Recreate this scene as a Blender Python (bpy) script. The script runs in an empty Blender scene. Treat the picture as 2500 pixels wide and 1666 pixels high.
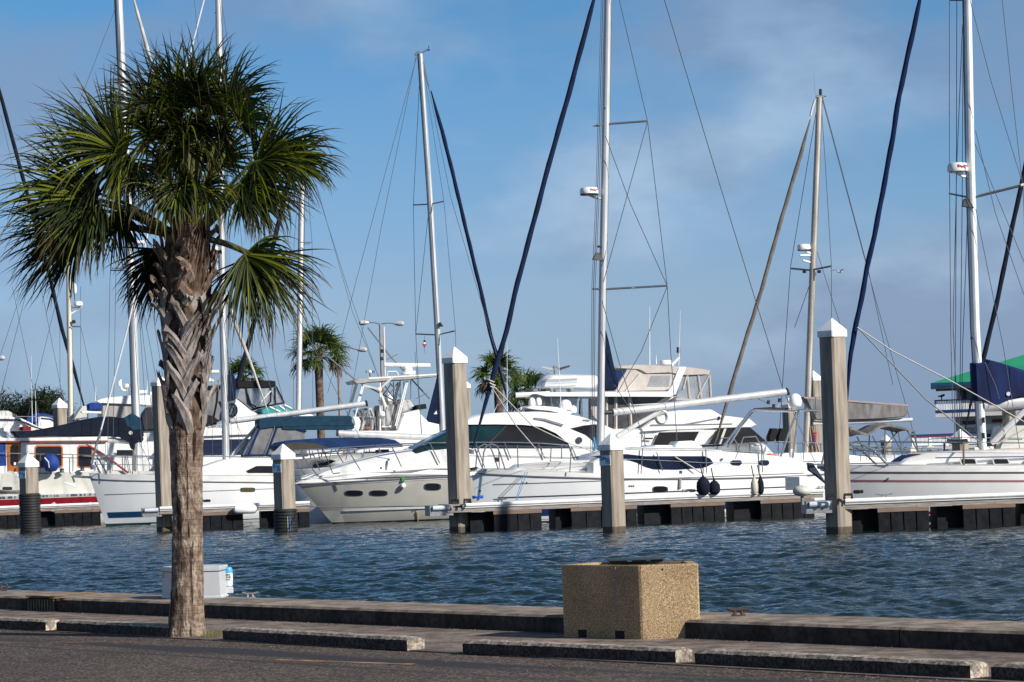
import bpy, math, random
import numpy as np
from mathutils import Vector, Matrix, noise as mn
random.seed(7); R=random.random
def U(a,b): return a+(b-a)*random.random()
sc=bpy.context.scene; col=sc.collection
F=7290.; CX=1250.; PY=1104.; RHO=math.atan(.036); ZC=3.0
cr,sr=math.cos(RHO),math.sin(RHO)
def ray(px,py):
    u=(px-CX)/F; v=-(py-PY)/F
    return Vector((u*cr+v*sr,1.0,-u*sr+v*cr))
def P(px,py,Y):
    r=ray(px,py)*Y; r.z+=ZC; return r
def G(px,py,z):
    r=ray(px,py); t=(z-ZC)/r.z; r=r*t; r.z+=ZC; return r
def colX(px,Y,z=0.):
    u=(px-CX)/F; v=((z-ZC)/Y+u*sr)/cr
    return (u*cr+v*sr)*Y
# ---------------------------------------------------------------- camera
cam=bpy.data.cameras.new('camera'); co=bpy.data.objects.new('camera',cam); col.objects.link(co)
cam.sensor_width=36; cam.lens=F*36/2500; cam.shift_y=(PY-833)/2500; cam.clip_start=.5; cam.clip_end=6000
co.matrix_world=Matrix(((cr,sr,0,0),(0,0,-1,0),(-sr,cr,0,ZC),(0,0,0,1)))
sc.camera=co
# ---------------------------------------------------------------- materials
MC={}
def M(name,c,rough=.5,metal=0.,c2=None,scale=4.,st=(1,1,1),bump=0.,bs=None,lo=.35,hi=.65,trans=0.,alpha=1.,det=6.,spec=.5,ior=1.5):
    if name in MC: return MC[name]
    m=bpy.data.materials.new(name); m.use_nodes=True; nt=m.node_tree; b=nt.nodes['Principled BSDF']
    b.inputs['Roughness'].default_value=rough; b.inputs['Metallic'].default_value=metal
    b.inputs['Specular IOR Level'].default_value=spec; b.inputs['IOR'].default_value=ior
    if c2 is None: c2=tuple(x*.86 for x in c)
    tc=nt.nodes.new('ShaderNodeTexCoord'); mp=nt.nodes.new('ShaderNodeMapping'); mp.inputs['Scale'].default_value=st
    nt.links.new(tc.outputs['Object'],mp.inputs[0])
    n=nt.nodes.new('ShaderNodeTexNoise'); n.inputs['Scale'].default_value=scale; n.inputs['Detail'].default_value=det
    nt.links.new(mp.outputs[0],n.inputs['Vector'])
    r=nt.nodes.new('ShaderNodeValToRGB'); r.color_ramp.elements[0].position=lo; r.color_ramp.elements[1].position=hi
    r.color_ramp.elements[0].color=(*c2,1); r.color_ramp.elements[1].color=(*c,1)
    nt.links.new(n.outputs[0],r.inputs[0]); nt.links.new(r.outputs[0],b.inputs['Base Color'])
    if bump:
        n2=nt.nodes.new('ShaderNodeTexNoise'); n2.inputs['Scale'].default_value=bs or scale*3; n2.inputs['Detail'].default_value=5
        nt.links.new(mp.outputs[0],n2.inputs['Vector'])
        bp=nt.nodes.new('ShaderNodeBump'); bp.inputs['Strength'].default_value=.8; bp.inputs['Distance'].default_value=bump
        nt.links.new(n2.outputs[0],bp.inputs['Height']); nt.links.new(bp.outputs[0],b.inputs['Normal'])
    if trans: b.inputs['Transmission Weight'].default_value=trans
    if alpha<1: b.inputs['Alpha'].default_value=alpha
    m['ramp']=r.name; m['b']=b.name
    MC[name]=m; return m
gel=M('white gelcoat',(.84,.84,.83),.28,c2=(.70,.70,.68),scale=1.3,st=(1,1,3))
gel2=M('cream gelcoat',(.62,.61,.56),.35,c2=(.52,.51,.46),scale=1.5)
grayg=M('pearl grey gelcoat',(.47,.46,.41),.22,c2=(.42,.41,.37),scale=.8)
hullw=M('hull white',(.83,.84,.84),.25,c2=(.77,.78,.78),scale=1.1,st=(1,1,.4))
alu=M('mast aluminium',(.62,.63,.63),.42,.25,c2=(.5,.51,.52),scale=3,st=(1,1,.3))
aluo=M('weathered mast',(.50,.47,.42),.6,.1,c2=(.36,.33,.29),scale=3,st=(1,1,.3))
white=M('white paint',(.8,.8,.8),.4)
steel=M('stainless',(.6,.62,.65),.22,.95)
steeld=M('dull steel',(.23,.25,.27),.4,.6)
wire=M('wire',(.16,.18,.2),.45,.5)
wirel=M('pale rope',(.52,.49,.44),.7)
navy=M('navy canvas',(.005,.014,.050),.85,c2=(.003,.008,.028),scale=3,bump=.01,spec=.2)
navyd=M('dark navy canvas',(.006,.010,.024),.85,c2=(.004,.006,.014),scale=3,bump=.02,spec=.2)
royal=M('royal blue canvas',(.01,.05,.25),.7,c2=(.006,.03,.16),scale=4,bump=.02,spec=.3)
bluec=M('blue canvas',(.008,.035,.12),.75,c2=(.005,.02,.075),scale=3,bump=.02,spec=.2)
tealc=M('teal navy canvas',(.010,.045,.085),.8,c2=(.006,.03,.055),scale=3,bump=.02,spec=.2)
blackc=M('black canvas',(.012,.012,.014),.8,bump=.01,spec=.2)
greyc=M('grey canvas',(.20,.19,.19),.85,c2=(.10,.095,.095),scale=2,st=(2.5,1,.7),bump=.015,bs=3)
beige=M('beige canvas',(.50,.45,.42),.8,c2=(.42,.38,.35),scale=2,bump=.02)
furlb=M('furled brown sail',(.145,.125,.105),.85,c2=(.085,.072,.06),scale=5,st=(1,1,.5),bump=.02)
furlw=M('furled pale sail',(.52,.49,.44),.8,c2=(.34,.31,.27),scale=4,st=(1,1,.6))
dglass=M('dark glass',(.012,.013,.018),.06,c2=(.02,.02,.024),scale=.7)
tglass=M('teal glass',(.005,.035,.042),.06,c2=(.006,.018,.024),scale=.8)
bglass=M('navy glass',(.012,.02,.05),.08,c2=(.008,.012,.03),scale=.8)
clear=M('clear vinyl',(.42,.46,.50),.12,c2=(.26,.29,.33),scale=1.6,alpha=.55)
clearg=M('grey vinyl',(.26,.25,.25),.2,c2=(.15,.15,.16),scale=1.6,alpha=.85)
blk=M('black plastic',(.012,.012,.013),.45)
rub=M('black rubber',(.018,.018,.02),.6,c2=(.010,.010,.012))
floatm=M('black float plastic',(.011,.012,.016),.6,c2=(.004,.0045,.006),scale=4,spec=.15)
conc=M('pile concrete',(.345,.295,.24),.85,c2=(.17,.142,.115),scale=3.2,st=(2.2,2.2,.22),bump=.002,bs=14,lo=.3,hi=.7,det=9.)
capm=M('white pile cap',(.80,.80,.79),.5,c2=(.56,.57,.50),scale=2.2,lo=.28,hi=.48,det=8.)
wood=M('grey dock timber',(.30,.27,.24),.85,c2=(.18,.155,.135),scale=6,st=(.35,1,3),bump=.01)
woodr=M('brown timber',(.20,.145,.11),.85,c2=(.15,.10,.075),scale=6,st=(.35,1,3))
orw=M('varnished teak',(.50,.17,.03),.35,c2=(.36,.10,.02),scale=5,st=(1,1,.3))
redm=M('red paint',(.25,.008,.018),.35,c2=(.17,.006,.012))
redb=M('bright red',(.5,.02,.02),.4)
bstr=M('blue stripe',(.012,.035,.13),.3)
bstr2=M('slate blue stripe',(.01,.055,.12),.3)
gst=M('grey stripe',(.16,.16,.17),.4)
grn=M('dark green antifoul',(.01,.06,.055),.6)
pink=M('dull red stripe',(.30,.14,.14),.5)
grnr=M('green metal roof',(.015,.24,.12),.6,c2=(.012,.20,.10),scale=.5)
bwall=M('building wall',(.52,.52,.52),.8,c2=(.44,.44,.45),scale=.5)
maroon=M('maroon paint',(.16,.02,.03),.5)
galv=M('galvanised steel',(.30,.31,.32),.5,.5,c2=(.2,.21,.22),scale=12)
rust=M('rusty iron',(.065,.045,.040),.8,.2,c2=(.05,.03,.028),scale=20,bump=.005)
boxg=M('pale grey fibreglass',(.50,.52,.53),.45,c2=(.43,.45,.46),scale=2.5,st=(1,1,.5))
signb=M('sign pale blue',(.70,.88,.97),.5)
signk=M('sign ink blue',(.03,.09,.22),.5)
teal=M('sign teal',(.02,.30,.48),.5)
kmat=M('ink black',(.02,.02,.02),.5)
lampm=M('lamp head',(.55,.56,.55),.35,.2)
# ---------------------------------------------------------------- mesh builder
class MB:
    def __init__(s): s.v=[]; s.f=[]
    def add(s,vs,fs):
        o=len(s.v); s.v+= [tuple(v) for v in vs]; s.f+=[tuple(i+o for i in f) for f in fs]; return s
    def box(s,x0,x1,y0,y1,z0,z1):
        return s.add([(x0,y0,z0),(x1,y0,z0),(x1,y1,z0),(x0,y1,z0),(x0,y0,z1),(x1,y0,z1),(x1,y1,z1),(x0,y1,z1)],
          [(0,3,2,1),(4,5,6,7),(0,1,5,4),(1,2,6,5),(2,3,7,6),(3,0,4,7)])
    def bbox(s,x0,x1,y0,y1,z0,z1,b=.02):
        # box with chamfered vertical + top edges
        pts=[(x0+b,y0),(x1-b,y0),(x1,y0+b),(x1,y1-b),(x1-b,y1),(x0+b,y1),(x0,y1-b),(x0,y0+b)]
        cx,cy=(x0+x1)/2,(y0+y1)/2
        rings=[[(x,y,z0) for x,y in pts],[(x,y,z1-b) for x,y in pts],
               [(x+(b if x<cx else -b)*.9,y+(b if y<cy else -b)*.9,z1) for x,y in pts]]
        return s.loft(rings,True)
    def loft(s,rings,cap=True,closed=True):
        n=len(rings[0]); o=len(s.v); fs=[]
        for r in rings: s.v+=[tuple(p) for p in r]
        for i in range(len(rings)-1):
            for j in range(n if closed else n-1):
                k=(j+1)%n; fs.append((o+i*n+j,o+i*n+k,o+(i+1)*n+k,o+(i+1)*n+j))
        if cap and closed:
            fs.append(tuple(o+j for j in reversed(range(n)))); e=o+(len(rings)-1)*n; fs.append(tuple(e+j for j in range(n)))
        s.f+=fs; return s
    def tube(s,pts,r,n=6,cap=True,sy=1.0):
        pts=[Vector(p) for p in pts]; rs=r if isinstance(r,(list,tuple)) else [r]*len(pts)
        rings=[]; up=None
        for i,p in enumerate(pts):
            a=pts[max(i-1,0)]; b=pts[min(i+1,len(pts)-1)]; t=(b-a)
            if t.length<1e-9: t=Vector((0,0,1))
            t.normalize()
            if up is None: up=Vector((0,1,0)) if abs(t.y)<.9 else Vector((1,0,0))
            x=t.cross(up); 
            if x.length<1e-6: x=t.cross(Vector((1,0,0)))
            x.normalize(); y=x.cross(t).normalized()
            rings.append([p+x*(rs[i]*math.cos(2*math.pi*k/n))+y*(rs[i]*sy*math.sin(2*math.pi*k/n)) for k in range(n)])
        return s.loft(rings,cap)
    def lathe(s,c,prof,n=16,axis='z'):
        rings=[]
        for (r,h) in prof:
            ring=[]
            for k in range(n):
                a=2*math.pi*k/n; x,y=r*math.cos(a),r*math.sin(a)
                if axis=='z': ring.append((c[0]+x,c[1]+y,c[2]+h))
                elif axis=='x': ring.append((c[0]+h,c[1]+x,c[2]+y))
                else: ring.append((c[0]+x,c[1]+h,c[2]+y))
            rings.append(ring)
        return s.loft(rings,True)
    def build(s,name,mat,parent=None,smooth=35,label=None):
        me=bpy.data.meshes.new(name); me.from_pydata(s.v,[],s.f); me.update()
        import bmesh
        bm=bmesh.new(); bm.from_mesh(me); bmesh.ops.recalc_face_normals(bm,faces=bm.faces); bm.to_mesh(me); bm.free()
        if smooth:
            me.polygons.foreach_set('use_smooth',[True]*len(me.polygons)); me.set_sharp_from_angle(angle=math.radians(smooth))
        if mat is not None: me.materials.append(mat)
        o=bpy.data.objects.new(name,me); col.objects.link(o)
        if parent is not None: o.parent=parent
        if label: o['label']=label
        return o
def tag(o,label=None,cat=None,group=None,kind=None):
    if label: o['label']=label
    if cat: o['category']=cat
    if group: o['group']=group
    if kind: o['kind']=kind
    return o
def thing(name,label,cat,loc=(0,0,0),rz=0,group=None):
    o=bpy.data.objects.new(name,None); col.objects.link(o); o.location=loc; o.rotation_euler=(0,0,rz); o.empty_display_size=.2
    return tag(o,label,cat,group)
def tube(name,pts,r,mat,parent,n=6,**k):
    return MB().tube(pts,r,n,**k).build(name,mat,parent)
def text(name,body,size,mat,parent,loc,rot=(math.pi/2,0,0),ext=.004,sx=1,bold=False):
    c=bpy.data.curves.new(name,'FONT'); c.body=body; c.size=size; c.extrude=ext; c.align_x='CENTER'; c.align_y='CENTER'
    if bold: c.offset=size*.025
    o=bpy.data.objects.new('tmp',c); col.objects.link(o)
    dg=bpy.context.evaluated_depsgraph_get(); me=bpy.data.meshes.new_from_object(o.evaluated_get(dg))
    bpy.data.objects.remove(o); me.materials.clear(); me.materials.append(mat)
    t=bpy.data.objects.new(name,me); col.objects.link(t); t.parent=parent; t.location=loc; t.rotation_euler=rot; t.scale=(sx,1,1)
    return t
# ---------------------------------------------------------------- frames: a vertical plane through a boat's centreline
class Fr:
    H=None
    def __init__(s,px,Y,ang=14.):
        s.a=math.radians(ang); s.d=Vector((math.cos(s.a),math.sin(s.a),0)); s.n=Vector((math.sin(s.a),-math.cos(s.a),0))
        s.O=Vector((colX(px,Y),Y,0))
    def loc(s,px,py,off=0.):
        r=ray(px,py); c=Vector((0,0,ZC)); t=(s.O+s.n*off-c).dot(s.n)/r.dot(s.n); p=c+r*t
        return Vector(((p-s.O).dot(s.d),-off,p.z))
    def thing(s,name,label,cat,group=None): 
        s.t=thing(name,label,cat,s.O,s.a,group); return s.t
    def L(s,pts): return [s.loc(*p) for p in pts]
    def tube(s,name,pts,r,mat,n=6,parent=None): return tube(name,s.L(pts),r,mat,parent or s.t,n)
    def wire(s,pts,name='shroud',r=.011,mat=None): return tube(name,s.L(pts),r,mat or wire,s.t,4)
    def slab(s,name,pts,w,mat,inset=.12,parent=None,wf=None,label=None):
        """solid body: profile traced at the near side, width 2w, rounded sides"""
        q=[s.loc(x,y,w) for x,y in pts]; c=sum(q,Vector())/len(q); wf=-w if wf is None else wf
        ins=[]
        for v in q:
            d=Vector((c.x-v.x,0,c.z-v.z)); l=max(d.length,1e-6); ins.append(v+d*min(.45,inset/l))
        H=s.H if name in ('deck','side_deck','foredeck','fore_cabin','cabin','coachroof','deck_mould','main_cabin','cabin_top','deckhouse') else None
        def ring(a,off):
            if H is None: return [(v.x,-off,v.z) for v in a]
            out=[]
            for v in a:
                lim=max(.02,H.plan((v.x-H.s0)/(H.s1-H.s0))-.03-(.12 if name not in('deck','side_deck','foredeck') else 0)); f=min(1,lim/w)
                out.append((v.x,-off*f,v.z))
            return out
        rs=[ring(ins,w),ring(q,w-inset*1.2),ring(q,wf+inset*1.2),ring(ins,wf)]
        return MB().loft(rs).build(name,mat,parent or s.t,label=label)
    def plate(s,name,pts,w,mat,parent=None,th=.03,both=False,label=None):
        q=[s.loc(x,y,w) for x,y in pts]
        m=MB().loft([[(v.x,-w,v.z) for v in q],[(v.x,-w+th,v.z) for v in q]])
        if both: MB().loft([[(v.x,w,v.z) for v in q],[(v.x,w-th,v.z) for v in q]]).build(name,mat,parent or s.t,label=label)
        return m.build(name,mat,parent or s.t,label=label)
    def hull(s,sheer,stem,beam,mat,rs=0.,name='hull',full=.5,bb=.93,zb=-.45):
        """sheer: px pts bow->stern on the near side; stem: px of stem at the waterline"""
        H=Hull(); H.fr=s
        def plan(u): 
            k=1-(1-min(max(u,0)/full,1))**2; return beam/2*max(k,0)**.97*(1-.14*max(0,u-.6)/.4)
        def planb(u):
            k=1-(1-min(max(u,0)/(full+.02),1))**1.92; return beam/2*bb*max(k,0)*(1-.16*max(0,u-.6)/.4)
        q=[s.loc(x,y,0) for x,y in sheer]; s0=q[0].x; s1=q[-1].x
        for _ in range(3):
            q=[s.loc(x,y,plan((v.x-s0)/(s1-s0))) for (x,y),v in zip(sheer,q)]; s0=q[0].x; s1=q[-1].x
        us=[(v.x-s0)/(s1-s0) for v in q]; zs=[v.z for v in q]
        st=s.loc(*stem,0); H.plan=plan
        H.zs=lambda u: float(np.interp(u,us,zs))
        rb=st.x-s0; z0=zs[0]
        H.s0=s0; H.s1=s1; H.beam=beam
        def sx(u,z): 
            w=(H.zs(u)-z)/H.zs(u); return s0+u*(s1-s0)+(rb*(1-u)**3+rs*u**6)*w
        def hb(u,z):
            w=min(max((H.zs(u)-z)/(H.zs(u)-zb),0),1); return plan(u)*(1-w**1.3)+planb(u)*(w**1.3)*(1-.35*w**4)
        H.sx=sx; H.hb=hb
        N=36; V=12; us2=[(i/N)**1.25 for i in range(N+1)]
        m=MB(); rings=[]
        for u in us2:
            z1=H.zs(u); ring=[]
            for j in range(V+1):
                z=z1+(zb-z1)*j/V; ring.append((sx(u,z),-hb(u,z)-.01,z))
            for j in range(V,-1,-1):
                z=z1+(zb-z1)*j/V; ring.append((sx(u,z),hb(u,z)+.01,z))
            ring.append((sx(u,z1),0,z1+.05*plan(u)))
            rings.append(ring)
        m.loft(rings,True,True)
        H.o=m.build(name,mat,s.t,smooth=40); s.H=H
        return H
class Hull:
    def band(H,name,z1,z2,mat,u0=0.,u1=1.,out=.012,rel=False,both=True):
        m=MB(); N=30
        for sg in ((-1,1) if both else (-1,)):
            a=[];b=[]
            for i in range(N+1):
                u=u0+(u1-u0)*i/N
                za=z1 if not rel else H.zs(u)-z1; zb2=z2 if not rel else H.zs(u)-z2
                a.append((H.sx(u,za),sg*(H.hb(u,za)+.01+out),za)); b.append((H.sx(u,zb2),sg*(H.hb(u,zb2)+.01+out),zb2))
            m.loft([a,b],False,False)
        return m.build(name,mat,H.o,smooth=60)
    def rail(H,name,mat,r=.03,dz=0.):
        m=MB()
        for sg in (-1,1):
            m.tube([(H.sx(u,H.zs(u)-dz),sg*(H.hb(u,H.zs(u)-dz)+.01),H.zs(u)-dz) for u in [i/24 for i in range(25)]],r,5)
        return m.build(name,mat,H.o)
    def at(H,px,py,out=.03):
        fr=H.fr; off=H.beam*.4
        for _ in range(5):
            p=fr.loc(px,py,off); lo,hi=0.,1.; sg=1 if H.s1>H.s0 else -1
            for __ in range(24):
                u=(lo+hi)/2
                if (H.sx(u,p.z)-p.x)*sg<0: lo=u
                else: hi=u
            off=H.hb(u,p.z)+.01+out
        return fr.loc(px,py,off),off,u
    def port(H,px,py,w,h,mat=None,frame=None,n=16,sq=3.):
        fr=H.fr; 
        def ring(k,out):
            r=[]
            for i in range(n):
                a=2*math.pi*i/n; c,s_=math.cos(a),math.sin(a)
                x=px+w/2*k*math.copysign(abs(c)**(2/sq),c); y=py+h/2*k*math.copysign(abs(s_)**(2/sq),s_)
                p,_,_=H.at(x,y,out); r.append(p)
            return r
        f=MB().loft([ring(1.22,-.03),ring(1.22,.015)]).build('porthole',frame or steel,H.o)
        MB().loft([ring(1.,-.03),ring(1.,.024)]).build('pane',mat or dglass,f)
        return f
SKT=[(1,1,1)]*5; CLO=(3.1,0.,7.7); CLC=(1,1,1); CLA=.5; EXPO=0.
WS=.05; SUNE=5.; WAMP=.0078; EXPO=.35
SKT=[(.67,.98,1.80),(.90,1.08,1.60),(.76,1.10,1.54),(.55,1.06,1.46),(.70,.80,.95),(1.1,1.42,1.62)]
CLO=(3.42,0.,8.19); CLO2=(11.62,0.,2.69); CLA=.7; CLR=[(.41,(0,0,0)),(.62,(1,1,1))]
# ================================================================ light and sky
SD=Vector((.785,-.62,0)).normalized(); SEL=math.radians(31)
sv=Vector((SD.x*math.cos(SEL),SD.y*math.cos(SEL),math.sin(SEL)))
sl=bpy.data.lights.new('sun','SUN'); sl.energy=SUNE; sl.angle=math.radians(.5); sl.color=(1,.95,.87)
so=bpy.data.objects.new('sun',sl); col.objects.link(so); so.rotation_euler=sv.to_track_quat('Z','Y').to_euler()
w=bpy.data.worlds.new('World'); sc.world=w; w.use_nodes=True; nt=w.node_tree; N_=nt.nodes; Lk=nt.links
bg=N_['Background']; bg.inputs[1].default_value=WS
sky=N_.new('ShaderNodeTexSky'); sky.sky_type='NISHITA'; sky.sun_disc=False; sky.sun_elevation=SEL; sky.sun_rotation=math.atan2(SD.x,SD.y)
sky.air_density=1.; sky.dust_density=.3; sky.ozone_density=3.
tc=N_.new('ShaderNodeTexCoord'); sep=N_.new('ShaderNodeSeparateXYZ'); Lk.new(tc.outputs['Generated'],sep.inputs[0])
def math_(op,a,b=None,c=None):
    n=N_.new('ShaderNodeMath'); n.operation=op
    for i,x in enumerate((a,b,c)):
        if x is None: continue
        if isinstance(x,(int,float)): n.inputs[i].default_value=x
        else: Lk.new(x,n.inputs[i])
    return n.outputs[0]
def ramp_(x,els):
    r=N_.new('ShaderNodeValToRGB'); Lk.new(x,r.inputs[0]); e=r.color_ramp.elements
    while len(e)<len(els): e.new(.5)
    for k,(p,c) in zip(e,els): k.position=p; k.color=(*c,1)
    return r.outputs[0]
def mix_(t,f,a,b):
    n=N_.new('ShaderNodeMix'); n.data_type='RGBA'; n.blend_type=t
    for i,x in ((0,f),(6,a),(7,b)):
        if isinstance(x,(int,float)): n.inputs[i].default_value=x
        elif isinstance(x,tuple): n.inputs[i].default_value=(*x,1)
        else: Lk.new(x,n.inputs[i])
    return n.outputs[2]
tint=ramp_(sep.outputs[2],[(0.0,SKT[0]),(.05,SKT[1]),(.10,SKT[2]),(.16,SKT[3]),(.32,SKT[5]),(.62,SKT[4])])
base=mix_('MULTIPLY',1.,sky.outputs[0],tint)
# clouds: soft thin banks, seen nearly edge on
comb=N_.new('ShaderNodeCombineXYZ'); 
Lk.new(math_('MULTIPLY',sep.outputs[0],9.),comb.inputs[0]); Lk.new(math_('MULTIPLY',sep.outputs[2],19.),comb.inputs[2]); Lk.new(math_('MULTIPLY',sep.outputs[1],1.),comb.inputs[1])
nz=N_.new('ShaderNodeTexNoise'); nz.inputs['Scale'].default_value=1.25; nz.inputs['Detail'].default_value=5; nz.inputs['Roughness'].default_value=.5
vo=N_.new('ShaderNodeVectorMath'); vo.operation='ADD'; vo.inputs[1].default_value=CLO; Lk.new(comb.outputs[0],vo.inputs[0]); Lk.new(vo.outputs[0],nz.inputs['Vector'])
# more cloud towards the right and low down
bias=math_('ADD',math_('ADD',math_('MULTIPLY',sep.outputs[0],.55),math_('MULTIPLY',math_('POWER',sep.outputs[0],2),3.2)),math_('MULTIPLY',sep.outputs[2],-.35))
dens=ramp_(math_('ADD',nz.outputs[0],bias),CLR)
nz2=N_.new('ShaderNodeTexNoise'); nz2.inputs['Scale'].default_value=1.0; nz2.inputs['Detail'].default_value=5; nz2.inputs['Roughness'].default_value=.55
vo2=N_.new('ShaderNodeVectorMath'); vo2.operation='ADD'; vo2.inputs[1].default_value=CLO2; Lk.new(comb.outputs[0],vo2.inputs[0]); Lk.new(vo2.outputs[0],nz2.inputs['Vector'])
brt=math_('SUBTRACT',nz2.outputs[0],math_('ADD',math_('MULTIPLY',math_('ABSOLUTE',sep.outputs[0]),.9),math_('MULTIPLY',math_('ABSOLUTE',math_('SUBTRACT',sep.outputs[2],.07)),2.2)))
ccol=ramp_(brt,[(.30,tuple(x*.9/WS for x in (.205,.285,.43))),(.50,tuple(x*.9/WS for x in (.38,.505,.66)))])
fin=mix_('MIX',math_('MULTIPLY',dens,CLA),base,ccol)
Lk.new(fin,bg.inputs[0])
sc.view_settings.view_transform='Standard'; sc.view_settings.look='None'; sc.view_settings.exposure=EXPO; sc.view_settings.gamma=1
# ================================================================ water
def water():
    NR,NC=1300,600
    t=np.linspace(0,1,NR); Y=44*(180/44.)**t
    xs=np.linspace(-1,1,NC); YY,XX=np.meshgrid(Y,xs,indexing='ij'); XX=XX*(YY*.21+3)
    rng=np.random.RandomState(3); Z=np.zeros_like(YY)
    for i in range(90):
        lam=.17*(2.6/.17)**rng.rand()**1.0; k=2*np.pi/lam; th=rng.normal(math.radians(-62),.55)
        fx,fy=math.cos(th),math.sin(th); amp=WAMP*lam**.75*rng.uniform(.4,1.2)
        ph=rng.rand()*6.28; a=k*(fx*XX+fy*YY)+ph
        g=.75+.5*np.sin(XX*.21*fx+YY*.13+ph*3)
        Z+=amp*g*(np.sin(a)+.22*np.cos(2*a))
    Z*=np.clip((180-YY)/15,0,1)*(1-.45*np.clip((YY-78)/25,0,1))
    Z-=.02
    v=np.stack([XX,YY,Z],-1).reshape(-1,3)
    idx=np.arange(NR*NC).reshape(NR,NC)
    q=np.stack([idx[:-1,:-1],idx[:-1,1:],idx[1:,1:],idx[1:,:-1]],-1).reshape(-1,4)
    nv=len(v); ex=[]
    # calm far sheet out to the horizon, lying just below the waves
    B=5000.; ex=[(-B,20,-.28),(B,20,-.28),(B,B,-.28),(-B,B,-.28)]
    v=np.vstack([v,np.array(ex)]); q=np.vstack([q,np.array([[nv,nv+1,nv+2,nv+3]])])
    me=bpy.data.meshes.new('water'); me.vertices.add(len(v)); me.vertices.foreach_set('co',v.ravel())
    me.loops.add(len(q)*4); me.loops.foreach_set('vertex_index',q.ravel().astype(np.int32))
    me.polygons.add(len(q)); me.polygons.foreach_set('loop_start',np.arange(len(q),dtype=np.int32)*4)
    me.polygons.foreach_set('loop_total',np.full(len(q),4,dtype=np.int32)); me.polygons.foreach_set('use_smooth',[True]*len(q))
    me.update(); me.validate()
    o=bpy.data.objects.new('water',me); col.objects.link(o); tag(o,'dark blue rippled harbour water','water',kind='structure')
    m=bpy.data.materials.new('water'); m.use_nodes=True; nt=m.node_tree; b=nt.nodes['Principled BSDF']
    b.inputs['Base Color'].default_value=(.007,.018,.020,1); b.inputs['Roughness'].default_value=.07; b.inputs['IOR'].default_value=1.33
    tc=nt.nodes.new('ShaderNodeTexCoord'); mp=nt.nodes.new('ShaderNodeMapping'); mp.inputs['Rotation'].default_value=(0,0,.5); mp.inputs['Scale'].default_value=(1,1.9,1)
    n=nt.nodes.new('ShaderNodeTexNoise'); n.inputs['Scale'].default_value=5.5; n.inputs['Detail'].default_value=4
    bp=nt.nodes.new('ShaderNodeBump'); bp.inputs['Distance'].default_value=.03; bp.inputs['Strength'].default_value=.8
    nt.links.new(tc.outputs['Object'],mp.inputs[0]); nt.links.new(mp.outputs[0],n.inputs[0]); nt.links.new(n.outputs[0],bp.inputs['Height']); nt.links.new(bp.outputs[0],b.inputs['Normal'])
    me.materials.append(m)
water()
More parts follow.
